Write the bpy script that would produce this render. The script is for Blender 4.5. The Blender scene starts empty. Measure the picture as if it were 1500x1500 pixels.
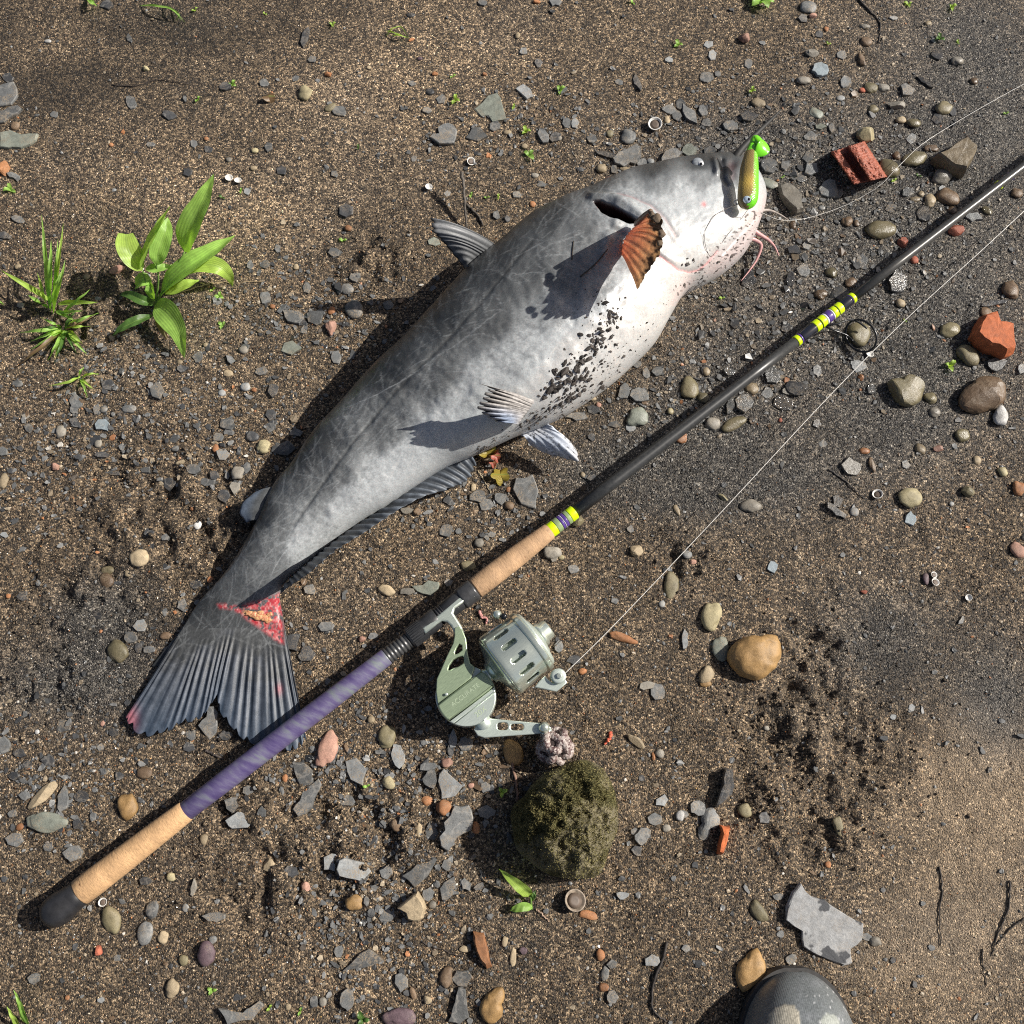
import bpy, bmesh, math, random
import numpy as np
from mathutils import Vector, Matrix

random.seed(7)
rng = np.random.default_rng(7)
SC = bpy.context.scene
COL = SC.collection

# ------------------------------------------------------------------ camera
CAM = Vector((0.0, -0.30, 1.10)); FOV = math.radians(54.0)
cam = bpy.data.objects.new('camera', bpy.data.cameras.new('camera')); COL.objects.link(cam)
cam.location = CAM
cam.rotation_euler = (-CAM).to_track_quat('-Z', 'Y').to_euler()
cam.data.angle = FOV; cam.data.clip_start = 0.02; cam.data.clip_end = 200
SC.camera = cam
# ------------------------------------------------------------------ sky and sun
SUN_EL, SUN_AZ = math.radians(39), math.radians(13)
w = bpy.data.worlds.new('World'); SC.world = w; w.use_nodes = True
wn = w.node_tree.nodes; wl = w.node_tree.links
sky = wn.new('ShaderNodeTexSky'); sky.sky_type = 'NISHITA'; sky.sun_disc = False
sky.air_density = .7; sky.dust_density = 3.0; sky.ozone_density = .4
sky.sun_elevation = SUN_EL; sky.sun_rotation = math.pi/2 - SUN_AZ
wl.new(sky.outputs[0], wn['Background'].inputs[0]); wn['Background'].inputs[1].default_value = 0.06
sun = bpy.data.objects.new('sun', bpy.data.lights.new('sun', 'SUN')); COL.objects.link(sun)
sun.data.energy = 5.0; sun.data.angle = math.radians(0.5); sun.data.color = (1.0, 0.95, 0.87)
SDIR = Vector((math.cos(SUN_EL)*math.cos(SUN_AZ), math.cos(SUN_EL)*math.sin(SUN_AZ), math.sin(SUN_EL)))
sun.rotation_euler = SDIR.to_track_quat('Z', 'Y').to_euler()
vs = SC.view_settings
vs.view_transform = 'Standard'; vs.look = 'None'; vs.gamma = 1; vs.use_curve_mapping = False
vs.exposure = 0.38
SC.cycles.use_denoising = False; SC.cycles.filter_width = 1.1

# ------------------------------------------------------------------ helpers
FW = -CAM.normalized(); RT = FW.cross(Vector((0, 0, 1))).normalized(); UP = RT.cross(FW)
TH = math.tan(FOV/2)
def P(px, py, z=0.0):
    """point at height z seen at pixel (px, py) of the 1500 px photograph"""
    d = FW + RT*((px-750)/750*TH) + UP*((750-py)/750*TH)
    return CAM + d*((z-CAM.z)/d.z)
def PN(px, py, z):
    px = np.asarray(px, float); py = np.asarray(py, float); z = np.asarray(z, float)+0*px
    a = (px-750)/750*TH; b = (750-py)/750*TH
    d = np.stack([FW[i]+RT[i]*a+UP[i]*b for i in range(3)], -1)
    return np.array(CAM)+d*((z-CAM.z)/d[..., 2])[..., None]
def proj(v):
    v = np.asarray(v, float)-np.array(CAM)
    f = v@np.array(FW)
    return 750+750*(v@np.array(RT))/f/TH, 750-750*(v@np.array(UP))/f/TH
def mpp(px, py): return (P(px+1, py)-P(px-1, py)).length/2

def _h(i, j, s):
    n = (i.astype(np.int64)*374761393+j.astype(np.int64)*668265263+s*982451653) & 0x7fffffff
    n = (n ^ (n >> 13))*1274126177 & 0x7fffffff
    n = (n ^ (n >> 16))*1103515245 & 0x7fffffff
    return ((n ^ (n >> 15)) & 0xffff)/65535.0
def vn(x, y, s=0):
    x = np.asarray(x, float); y = np.asarray(y, float)
    i = np.floor(x); j = np.floor(y); u = x-i; v = y-j
    u = u*u*u*(u*(u*6-15)+10); v = v*v*v*(v*(v*6-15)+10)
    a = _h(i, j, s)*(1-u)+_h(i+1, j, s)*u; b = _h(i, j+1, s)*(1-u)+_h(i+1, j+1, s)*u
    return a*(1-v)+b*v
def fbm(x, y, o=4, s=0):
    t = 0; a = 0.5; n = 0
    for k in range(o):
        t = t+a*vn(x*2**k+k*17.3, y*2**k-k*9.1, s+k); n += a; a *= .5
    return t/n
def sst(a, b, x):
    t = np.clip((x-a)/(b-a), 0, 1); return t*t*(3-2*t)
def blobs(px, py, L):
    t = 0
    for (x, y, a, b) in L: t = t+np.exp(-((px-x)/a)**2-((py-y)/b)**2)
    return np.clip(t, 0, 1)
def crom(pts, n):
    p = np.asarray(pts, float); m = len(p)
    q = np.vstack([2*p[0]-p[1], p, 2*p[-1]-p[-2]])
    t = np.linspace(0, m-1-1e-9, n); i = t.astype(int); f = (t-i)[:, None]
    a, b, c, d = q[i], q[i+1], q[i+2], q[i+3]
    return .5*(2*b+(c-a)*f+(2*a-5*b+4*c-d)*f*f+(3*b-a-3*c+d)*f**3)
def pdist(px, py, L):
    """distance in pixels to a polyline"""
    d = np.full(np.shape(px), 1e9)
    for (x0, y0), (x1, y1) in zip(L[:-1], L[1:]):
        dx, dy = x1-x0, y1-y0
        t = np.clip(((px-x0)*dx+(py-y0)*dy)/(dx*dx+dy*dy+1e-9), 0, 1)
        d = np.minimum(d, np.hypot(px-x0-t*dx, py-y0-t*dy))
    return d
def inpoly(px, py, poly):
    r = np.zeros(np.shape(px), bool); n = len(poly)
    for k in range(n):
        (x0, y0), (x1, y1) = poly[k], poly[(k+1) % n]
        if y0 == y1: continue
        r ^= ((y0 > py) != (y1 > py)) & (px < (x1-x0)*(py-y0)/(y1-y0)+x0)
    return r

def raw_mesh(name, V, loops, sizes, smooth=True, cols=None, attrs=None):
    me = bpy.data.meshes.new(name)
    V = np.asarray(V, np.float32); loops = np.asarray(loops, np.int32).ravel(); sizes = np.asarray(sizes, np.int32)
    me.vertices.add(len(V)); me.vertices.foreach_set('co', V.ravel())
    me.loops.add(len(loops)); me.loops.foreach_set('vertex_index', loops)
    me.polygons.add(len(sizes))
    st = np.concatenate([[0], np.cumsum(sizes)[:-1]]).astype(np.int32)
    me.polygons.foreach_set('loop_start', st)
    me.polygons.foreach_set('use_smooth', np.full(len(sizes), smooth, bool))
    me.update(calc_edges=True); me.validate()
    if cols is not None:
        c = np.ones((len(V), 4), np.float32); c[:, :3] = cols
        me.attributes.new('Col', 'FLOAT_COLOR', 'POINT').data.foreach_set('color', c.ravel())
    for k, a in (attrs or {}).items():
        me.attributes.new(k, 'FLOAT', 'POINT').data.foreach_set('value', np.asarray(a, np.float32).ravel())
    return me
def link(name, me, mat=None, parent=None, loc=None):
    o = bpy.data.objects.new(name, me); COL.objects.link(o)
    if mat and me is not None:
        if len(me.materials) == 0: me.materials.append(mat)
    if parent: o.parent = parent
    if loc is not None: o.location = loc
    return o
def base_of(parent): return np.array(parent.location) if parent else np.zeros(3)
def mesh_o(name, V, F, mat, parent=None, smooth=True, cols=None, attrs=None):
    """V in world space; the object sits at its parent's origin"""
    V = np.asarray(V, float)-root_loc(parent)
    if isinstance(F, np.ndarray): loops, sizes = F.ravel(), np.full(len(F), F.shape[1])
    else: loops, sizes = [i for f in F for i in f], [len(f) for f in F]
    return link(name, raw_mesh(name, V, loops, sizes, smooth, cols, attrs), mat, parent)
def root_loc(p):
    t = np.zeros(3)
    while p is not None: t = t+np.array(p.location); p = p.parent
    return t
def own(o):
    """moves a top-level mesh's origin to its base"""
    me = o.data; n = len(me.vertices); a = np.empty(n*3, np.float32); me.vertices.foreach_get('co', a); a = a.reshape(-1, 3)
    c = a.mean(0); c[2] = a[:, 2].min(); me.vertices.foreach_set('co', (a-c).ravel()); o.location = c.tolist(); me.update(); return o
def gridF(n, m, closed=False):
    i = np.arange(n-1)[:, None]; j = np.arange(m if closed else m-1)[None, :]
    k = (j+1) % m
    return np.stack([i*m+j, (i+1)*m+j, (i+1)*m+k, i*m+k], -1).reshape(-1, 4)
def empty(name, loc):
    o = bpy.data.objects.new(name, None); COL.objects.link(o); o.location = loc; o.empty_display_size = .02; return o
def tag(o, label=None, cat=None, group=None, kind=None):
    if label: o['label'] = label
    if cat: o['category'] = cat
    if group: o['group'] = group
    if kind: o['kind'] = kind
    return o
def lathe(name, prof, org, axis, mat, parent=None, seg=40, smooth=True, cols=None):
    a = Vector(axis).normalized(); u = a.orthogonal().normalized(); v = a.cross(u)
    V = []
    for s, r in prof:
        for k in range(seg):
            t = 2*math.pi*k/seg
            V.append(Vector(org)+a*s+(u*math.cos(t)+v*math.sin(t))*r)
    n = len(prof); F = gridF(n, seg, True).tolist()
    F.append(list(range(seg))); F.append([(n-1)*seg+k for k in range(seg)][::-1])
    me = mesh_o(name, V, F, mat, parent, smooth, cols)
    return me
def tubeV(pts, rad, seg=7):
    pts = np.asarray(pts, float); n = len(pts); T = np.gradient(pts, axis=0)
    T /= np.linalg.norm(T, axis=1)[:, None]+1e-12
    r = np.broadcast_to(np.asarray(rad, float), (n,))
    ref = np.array([0.13, .21, 1.0]); V = []
    for i in range(n):
        u = np.cross(T[i], ref); u /= np.linalg.norm(u)+1e-12; v = np.cross(T[i], u)
        for k in range(seg):
            a = 2*math.pi*k/seg; V.append(pts[i]+(u*math.cos(a)+v*math.sin(a))*r[i])
    F = gridF(n, seg, True).tolist(); F.append(list(range(seg))); F.append([(n-1)*seg+k for k in range(seg)][::-1])
    return V, F
def tube(name, pts, rad, mat, parent=None, seg=7, cols=None):
    V, F = tubeV(pts, rad, seg); return mesh_o(name, V, F, mat, parent)
def plate(name, polys, z, half, bev, mat, parent):
    """flat plate with holes: the first pixel polygon is the outline, the rest are cut-outs"""
    cu = bpy.data.curves.new(name, 'CURVE'); cu.dimensions = '2D'; cu.fill_mode = 'BOTH'
    cu.extrude = max(half-bev, 1e-5); cu.bevel_depth = bev; cu.bevel_resolution = 2; cu.offset = -bev
    for poly in polys:
        sp = cu.splines.new('POLY'); sp.points.add(len(poly)-1); sp.use_cyclic_u = True
        for q, (x, y) in zip(sp.points, poly):
            p = P(x, y, z); q.co = (p.x, p.y, 0, 1)
    t = bpy.data.objects.new('tmp', cu); COL.objects.link(t)
    dg = bpy.context.evaluated_depsgraph_get(); dg.update()
    me = bpy.data.meshes.new_from_object(t.evaluated_get(dg))
    bpy.data.objects.remove(t); bpy.data.curves.remove(cu)
    b = root_loc(parent)
    me.transform(Matrix.Translation(Vector((-b[0], -b[1], z-b[2]))))
    me.materials.clear(); me.name = name
    o = link(name, me, mat, parent); return o
def rrect(x0, y0, x1, y1, r, n=5):
    L = []
    for cx, cy, a0 in ((x1-r, y0+r, -90), (x1-r, y1-r, 0), (x0+r, y1-r, 90), (x0+r, y0+r, 180)):
        for k in range(n):
            a = math.radians(a0+90*k/(n-1)); L.append((cx+r*math.cos(a), cy+r*math.sin(a)))
    return L

# ------------------------------------------------------------------ materials
def nodes_of(name):
    m = bpy.data.materials.new(name); m.use_nodes = True
    nt = m.node_tree; return m, nt, nt.nodes['Principled BSDF']
def N(nt, t, **k):
    n = nt.nodes.new(t)
    for a, b in k.items():
        if a.startswith('i_'):
            n.inputs[int(a[2:]) if a[2:].isdigit() else a[2:].replace('_', ' ')].default_value = b
        else: setattr(n, a, b)
    return n
def ramp(nt, fac, stops, interp='LINEAR'):
    r = nt.nodes.new('ShaderNodeValToRGB'); r.color_ramp.interpolation = interp
    e = r.color_ramp.elements
    while len(e) < len(stops): e.new(.5)
    for q, (p, c) in zip(e, stops):
        q.position = p; q.color = (*c, 1) if isinstance(c, tuple) else (c, c, c, 1)
    nt.links.new(fac, r.inputs[0]); return r.outputs[0]
def mulc(nt, a, b, f=1.0, mode='MULTIPLY'):
    m = nt.nodes.new('ShaderNodeMix'); m.data_type = 'RGBA'; m.blend_type = mode
    if isinstance(f, float): m.inputs[0].default_value = f
    else: nt.links.new(f, m.inputs[0])
    for s, v in ((6, a), (7, b)):
        if isinstance(v, tuple): m.inputs[s].default_value = (*v, 1)
        else: nt.links.new(v, m.inputs[s])
    return m.outputs[2]
def mth(nt, op, a, b=None, clamp=False):
    m = nt.nodes.new('ShaderNodeMath'); m.operation = op; m.use_clamp = clamp
    for s, v in ((0, a), (1, b)):
        if v is None: continue
        if isinstance(v, (int, float)): m.inputs[s].default_value = v
        else: nt.links.new(v, m.inputs[s])
    return m.outputs[0]
def noise(nt, co, scale, det=4, rough=.55):
    n = N(nt, 'ShaderNodeTexNoise'); n.inputs['Scale'].default_value = scale; n.inputs['Detail'].default_value = det
    n.inputs['Roughness'].default_value = rough
    if co is not None: nt.links.new(co, n.inputs['Vector'])
    return n.outputs['Fac']
def bump(nt, bs, h, strength, dist):
    b = N(nt, 'ShaderNodeBump'); b.inputs['Strength'].default_value = strength; b.inputs['Distance'].default_value = dist
    nt.links.new(h, b.inputs['Height']); nt.links.new(b.outputs[0], bs.inputs['Normal']); return b
def objco(nt):
    t = N(nt, 'ShaderNodeTexCoord'); oi = N(nt, 'ShaderNodeObjectInfo')
    v = N(nt, 'ShaderNodeVectorMath', operation='ADD'); nt.links.new(t.outputs['Object'], v.inputs[0])
    m = mth(nt, 'MULTIPLY', oi.outputs['Random'], 37.0); nt.links.new(m, v.inputs[1])
    return v.outputs[0], oi.outputs['Random']
def simple(name, c, rough=.5, metal=0, nz=0.25, scale=200, bmp=.15, spec=.5, c2=None, coat=0):
    m, nt, bs = nodes_of(name); co, rnd = objco(nt)
    f = noise(nt, co, scale)
    c2 = c2 or tuple(x*(1-nz) for x in c)
    nt.links.new(ramp(nt, f, [(.3, c2), (.7, tuple(min(1, x*(1+nz)) for x in c))]), bs.inputs['Base Color'])
    bs.inputs['Roughness'].default_value = rough; bs.inputs['Metallic'].default_value = metal
    bs.inputs['Specular IOR Level'].default_value = spec; bs.inputs['Coat Weight'].default_value = coat
    if bmp: bump(nt, bs, noise(nt, co, scale*2.2), bmp, .0006)
    return m
def stonemat(name, c, rough=.7, dust=.0, vein=0.0, bmp=.5):
    m, nt, bs = nodes_of(name); co, rnd = objco(nt)
    f = noise(nt, co, 130, 6, .65)
    col = ramp(nt, f, [(.25, tuple(x*.62 for x in c)), (.5, c), (.78, tuple(min(1, x*1.35) for x in c))])
    col = mulc(nt, col, ramp(nt, rnd, [(0, .68), (.5, 1.0), (1, 1.3)]))
    g = noise(nt, co, 1400, 2, .7)
    col = mulc(nt, col, ramp(nt, g, [(.3, .72), (.65, 1.15)]))
    if vein:
        v = noise(nt, co, 42, 3); vv = ramp(nt, v, [(.47, 0.0), (.5, 1.0), (.53, 0.0)])
        col = mulc(nt, col, (.5, .46, .4), mth(nt, 'MULTIPLY', vv, vein), 'MIX')
    if dust:
        d = noise(nt, co, 55, 3, .6); sp = noise(nt, co, 900, 1, .5)
        k = mth(nt, 'MULTIPLY', ramp(nt, d, [(.47, 0.0), (.62, 1.0)]), ramp(nt, sp, [(.48, 0.0), (.56, 1.0)]))
        col = mulc(nt, col, (.30, .235, .16), mth(nt, 'MULTIPLY', k, dust), 'MIX')
    at = N(nt, 'ShaderNodeAttribute', attribute_type='OBJECT', attribute_name='wet')
    col = mulc(nt, col, (.55, .55, .55), at.outputs['Fac'], 'MULTIPLY')
    nt.links.new(col, bs.inputs['Base Color'])
    r = mth(nt, 'ADD', mth(nt, 'MULTIPLY', f, .25), rough-.12)
    r2 = mth(nt, 'SUBTRACT', r, mth(nt, 'MULTIPLY', at.outputs['Fac'], .52), True); nt.links.new(r2, bs.inputs['Roughness'])
    bump(nt, bs, mth(nt, 'ADD', f, mth(nt, 'MULTIPLY', g, .35)), bmp, .0016)
    return m
SM = {
 's': stonemat('slate', (.125, .128, .126), .52, .8, .25), 'd': stonemat('dark_slate', (.055, .056, .058), .48, .5, .2),
 'p': stonemat('pale_slate', (.24, .25, .25), .6, .8, .3), 'b': stonemat('blue_slate', (.21, .25, .27), .6, .4),
 'g': stonemat('green_slate', (.19, .205, .17), .6, .6), 'y': stonemat('yellow_stone', (.40, .345, .20), .7, .3),
 't': stonemat('tan_stone', (.33, .26, .165), .7, .2), 'c': stonemat('ochre_stone', (.34, .205, .08), .55, .12),
 'o': stonemat('olive_stone', (.175, .15, .085), .58, .4), 'n': stonemat('brown_stone', (.15, .098, .058), .6, .5),
 'r': stonemat('orange_stone', (.33, .145, .06), .7, .3), 'k': stonemat('pink_stone', (.34, .19, .14), .7, .3),
 'w': stonemat('white_stone', (.52, .51, .49), .6, .3), 'v': stonemat('purple_stone', (.10, .065, .075), .6, .4),
 'e': stonemat('grey_tan_stone', (.235, .215, .18), .65, .3), 'x': stonemat('brick', (.36, .105, .06), .85, .15),
 'z': stonemat('orange_brick', (.50, .135, .045), .85),
 'q': stonemat('dusty_slab', (.225, .228, .228), .6, .35, .15)}
CNAME = dict(q='pale dusty', s='grey slate', d='dark slate', p='pale grey slate', b='pale blue grey', g='greenish grey slate', y='pale yellow', t='tan', c='ochre',
             o='olive', n='brown', r='orange', k='pinkish', w='white', v='purplish brown', e='grey tan', x='red brick', z='orange brick')

# ------------------------------------------------------------------ ground
ROUGH = [(215, 720, 110, 90), (330, 800, 80, 60), (110, 860, 100, 80), (60, 1000, 70, 60), (600, 1225, 80, 45), (430, 1200, 60, 50), (370, 1300, 90, 70),
         (480, 1280, 90, 60), (1195, 945, 70, 60), (1235, 1110, 110, 80), (1170, 1040, 70, 45), (1010, 820, 50, 40), (1150, 1180, 70, 60), (1200, 1230, 60, 40),
         (560, 1180, 70, 60), (330, 1150, 60, 50), (140, 470, 110, 60), (800, 1090, 60, 50), (540, 380, 60, 40), (1130, 1060, 60, 40)]
WET = [(1200, 420, 230, 150), (1340, 320, 230, 160), (1130, 590, 160, 80), (1330, 590, 220, 110), (1300, 930, 90, 80), (1100, 250, 110, 90), (1440, 100, 120, 150),
       (930, 700, 140, 50), (1060, 690, 160, 80), (1460, 1010, 70, 90), (560, 700, 60, 50), (100, 1000, 150, 60), (140, 900, 90, 60)]
FINE = [(250, 120, 380, 130), (600, 100, 220, 140), (1400, 1300, 140, 230), (1450, 1150, 120, 150), (1100, 900, 160, 70), (900, 60, 180, 70)]
SMOOTH = [(1430, 1290, 120, 250), (1460, 1130, 90, 100), (1300, 1400, 90, 60)]
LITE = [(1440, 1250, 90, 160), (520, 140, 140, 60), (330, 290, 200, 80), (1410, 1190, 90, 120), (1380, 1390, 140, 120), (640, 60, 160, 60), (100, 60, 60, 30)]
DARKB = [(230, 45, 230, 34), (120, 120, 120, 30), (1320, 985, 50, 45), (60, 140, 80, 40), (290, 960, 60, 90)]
def ground_z(x, y):
    x = np.asarray(x, float); y = np.asarray(y, float)
    px, py = proj(np.stack([x, y, 0*x], -1))
    near = np.clip(1.6-np.hypot(x, y), 0, 1)
    r = blobs(px, py, ROUGH)*near
    z = (fbm(x*5, y*5, 3, 3)-.5)*.012
    z = z+(fbm(x*38, y*38, 3, 11)-.5)*.0052*(1-.45*blobs(px, py, FINE))
    cl = fbm(x*58+2*vn(x*25, y*25, 5), y*58, 3, 21)
    z = z+r*((fbm(x*46, y*46, 4, 31)-.52)*.030+(fbm(x*16, y*16, 2, 9)-.55)*.014+(cl-.5)*.004)
    z = z+(vn(x*260, y*260, 41)-.5)*.0013
    return z*near
def gz(x, y): return float(ground_z(np.array([x]), np.array([y]))[0])
def G(px, py, up=0.0):
    p = P(px, py, 0); z = gz(p.x, p.y); q = P(px, py, z); return Vector((q.x, q.y, z+up))

m, nt, bs = nodes_of('wet_sand'); GM = m
geo = N(nt, 'ShaderNodeNewGeometry'); pos = geo.outputs['Position']
ac = N(nt, 'ShaderNodeAttribute', attribute_name='Col'); aw = N(nt, 'ShaderNodeAttribute', attribute_name='wetness')
def voro(scale, feature='F1'):
    v = N(nt, 'ShaderNodeTexVoronoi', feature=feature); v.inputs['Scale'].default_value = scale
    wv = N(nt, 'ShaderNodeVectorMath', operation='ADD'); nz_ = N(nt, 'ShaderNodeTexNoise'); nz_.inputs['Scale'].default_value = scale*.6
    nt.links.new(pos, nz_.inputs['Vector']); sc = N(nt, 'ShaderNodeVectorMath', operation='SCALE'); sc.inputs['Scale'].default_value = .9/scale
    nt.links.new(nz_.outputs['Color'], sc.inputs[0]); nt.links.new(pos, wv.inputs[0]); nt.links.new(sc.outputs[0], wv.inputs[1])
    nt.links.new(wv.outputs[0], v.inputs['Vector']); return v
v1 = voro(540); v2 = voro(1150)
sep = N(nt, 'ShaderNodeSeparateColor'); nt.links.new(v1.outputs['Color'], sep.inputs[0])
sep2 = N(nt, 'ShaderNodeSeparateColor'); nt.links.new(v2.outputs['Color'], sep2.inputs[0])
pal = ramp(nt, sep.outputs[0], [(0, (.16, .155, .155)), (.24, (.40, .37, .35)), (.48, (.80, .76, .69)), (.70, (1.4, 1.3, 1.14)), (.88, (2.2, 2.06, 1.86)), (.965, (3.1, 3.0, 2.75))], 'CONSTANT')
af = N(nt, 'ShaderNodeAttribute', attribute_name='fineness'); pal = mulc(nt, pal, (1.0, .97, .93), mth(nt, 'MULTIPLY', af.outputs['Fac'], .62), 'MIX')
pal2 = ramp(nt, sep2.outputs[1], [(0, .55), (.35, .85), (.7, 1.2), (.93, 1.9)], 'CONSTANT')
col = mulc(nt, mulc(nt, ac.outputs['Color'], pal), pal2)
col = mulc(nt, col, ramp(nt, noise(nt, pos, 26, 5), [(.3, .72), (.7, 1.22)]))
nt.links.new(col, bs.inputs['Base Color'])
rr = mth(nt, 'SUBTRACT', mth(nt, 'ADD', mth(nt, 'MULTIPLY', sep.outputs[1], .3), .62), mth(nt, 'MULTIPLY', aw.outputs['Fac'], .38), True)
nt.links.new(rr, bs.inputs['Roughness'])
hh = mth(nt, 'ADD', mth(nt, 'MULTIPLY', v1.outputs['Distance'], -1.0), mth(nt, 'MULTIPLY', v2.outputs['Distance'], -.5))
bump(nt, bs, mth(nt, 'ADD', hh, mth(nt, 'MULTIPLY', sep.outputs[2], .5)), .85, .0017)

def axis_pts(a, b, step, far):
    d = np.linspace(a, b, int((b-a)/step)); g = [step]
    lo = []; x = a; s = step
    while x > -far: s *= 1.35; x -= s; lo.append(x)
    hi = []; x = b; s = step
    while x < far: s *= 1.35; x += s; hi.append(x)
    return np.concatenate([lo[::-1], d, hi])
gx = axis_pts(-.74, .74, .0023, 40); gy = axis_pts(-.58, .74, .0023, 40)
X, Y = np.meshgrid(gx, gy, indexing='xy'); Z = ground_z(X, Y)
def zone_color(px, py, x, y):
    """albedo of the sand: browner and paler on the dry side, greyer where it is soaked"""
    wet = np.clip(blobs(px, py, WET)*.95+(fbm(x*9, y*9, 3, 77)-.5)*.5, 0, 1)
    br = np.array([.168, .130, .090]); gr = np.array([.104, .099, .092])
    c = br*(1-wet[..., None])+gr*wet[..., None]
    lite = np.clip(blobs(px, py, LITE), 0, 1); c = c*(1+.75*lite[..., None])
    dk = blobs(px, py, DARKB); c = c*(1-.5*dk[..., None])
    c = c*(.75+.5*fbm(x*6, y*6, 4, 55))[..., None]
    return c, wet
pxg, pyg = proj(np.stack([X, Y, Z], -1)); inn = (np.abs(X) < 3) & (np.abs(Y) < 3)
pxg = np.where(inn, pxg, 750); pyg = np.where(inn, pyg, 2600)
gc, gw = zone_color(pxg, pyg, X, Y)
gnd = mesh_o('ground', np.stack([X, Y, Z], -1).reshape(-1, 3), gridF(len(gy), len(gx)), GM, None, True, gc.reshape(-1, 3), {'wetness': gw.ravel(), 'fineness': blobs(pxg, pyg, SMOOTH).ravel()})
gnd.data.flip_normals(); tag(gnd, kind='structure')

# ------------------------------------------------------------------ catfish
ST = [((222,976),(424,974),.0012),((240,953),(419,952),.0030),((264,924),(415,928),.0058),((293,880),(410,888),.0105),((327,843),(411,866),.0165),((350,810),(435,840),.0205),((377,763),(470,810),.0245),((400,713),(520,770),.029),
 ((427,680),(567,740),.034),((460,633),(615,706),.0385),((500,590),(655,681),.043),((545,540),(700,662),.050),((588,500),(760,634),.057),((635,450),(820,610),.063),
 ((685,397),(883,570),.067),((730,360),(930,530),.068),((777,320),(962,497),.066),((825,296),(985,457),.064),((867,280),(1004,427),.062),((917,257),(1033,412),.058),
 ((960,246),(1060,397),.054),((1000,237),(1086,375),.049),((1035,232),(1102,352),.043),((1062,229),(1111,330),.037),((1085,234),(1118,310),.029),((1101,247),(1121,296),.019),((1112,264),(1121,285),.007)]
NS, NU, NL = 760, 250, 22
SL = crom([s[0] for s in ST], NS); SR = crom([s[1] for s in ST], NS); SHh = crom([[s[2]] for s in ST], NS)[:, 0]
cz = SHh*.93
Lw = PN(SL[:, 0], SL[:, 1], cz); Rw = PN(SR[:, 0], SR[:, 1], cz)
Cw = (Lw+Rw)/2; Dw = (Rw-Lw)/2
th = np.concatenate([np.linspace(math.pi, 0, NU), np.linspace(0, -math.pi, NL+2)[1:-1]])
ct, s_t = np.cos(th), np.sin(th)
lat = np.sign(ct)*np.abs(ct)**.92; ver = np.sign(s_t)*np.abs(s_t)**.88
ver = np.where(ver < 0, ver*.90, ver)
skew = 1+.10*lat                                   # the belly side stands a little fuller
FV = Cw[:, None, :]+Dw[:, None, :]*lat[None, :, None]
FV[..., 2] += SHh[:, None]*(ver*skew)[None, :]
FV[..., 2] = np.maximum(FV[..., 2], .0012)
fpx, fpy = proj(FV)
topm = np.broadcast_to((s_t > -.05)[None, :], fpx.shape)
LATL = [(780,352),(752,385),(720,425),(657,497),(579,574),(514,653),(470,712),(430,770)]
GILL = [(867,294),(880,293),(897,299),(917,310),(933,321),(937,326),(922,328),(900,322),(880,311)]
OPER = [(866,281),(885,281),(905,284),(930,289),(955,301),(975,320),(990,345)]
BRAN = [(962,371),(978,384),(993,394),(1008,397),(1022,394),(1035,384),(1050,366)]
MOUTH = [(1058,233),(1061,246),(1060,258),(1066,268)]
dG = pdist(fpx, fpy, GILL+[GILL[0]]); inG = inpoly(fpx, fpy, GILL)
gl = np.where(inG, sst(0, 7.0, dG), 0)
dz = -.020*gl
flap = np.exp(-(pdist(fpx, fpy, [(868,286),(893,288),(920,300),(944,322)])/8)**2)
dz = dz+.0055*flap*np.where(inG, np.clip(1-dG/4, 0, 1), 1)
dz = dz-.0022*np.exp(-(pdist(fpx, fpy, OPER)/3.2)**2)+.0016*np.exp(-(pdist(fpx, fpy, [(a+3, b+7) for a, b in OPER])/6)**2)
dz = dz-.0012*np.exp(-(pdist(fpx, fpy, LATL)/3.0)**2)
dz = dz-.0028*np.exp(-(pdist(fpx, fpy, BRAN)/2.6)**2)+.0020*np.exp(-(pdist(fpx, fpy, [(a-3, b-8) for a, b in BRAN])/7)**2)
dz = dz-.005*np.exp(-(pdist(fpx, fpy, MOUTH)/4)**2)
dz = dz+.006*np.exp(-(pdist(fpx, fpy, [(1046,236),(1050,252)])/5)**2)
dz = dz-.004*np.exp(-(pdist(fpx, fpy, [(1072,240),(1074,262),(1084,300)])/7)**2)
for q, wd, am in (([(700,655),(735,640),(770,628)],4,-.002),([(1110,315),(1075,352),(1040,392),(1008,425)],3,-.0025),([(1112,328),(1080,362),(1050,394)],2.5,-.0015),
                  ([(895,335),(915,345),(918,372)],6,-.004),([(905,322),(890,345),(885,372)],8,.003),([(845,470),(800,540),(770,585)],14,-.0012),([(340,850),(385,800),(440,760)],7,-.0008),
                  ([(380,845),(420,790),(470,752)],8,-.001)):
    dz = dz+am*np.exp(-(pdist(fpx, fpy, q)/wd)**2)
dz = dz+(fbm(fpx/26, fpy/26, 3, 91)-.5)*.0045+(fbm(fpx/7, fpy/7, 2, 95)-.5)*.0007
edge = np.clip(s_t, 0, 1)**.5
end = np.clip(np.minimum(np.arange(NS)/40., (NS-1-np.arange(NS))/14.), 0, 1)
FV[..., 2] += dz*edge[None, :]*end[:, None]*np.clip(SHh/.03, .25, 1)[:, None]
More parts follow.
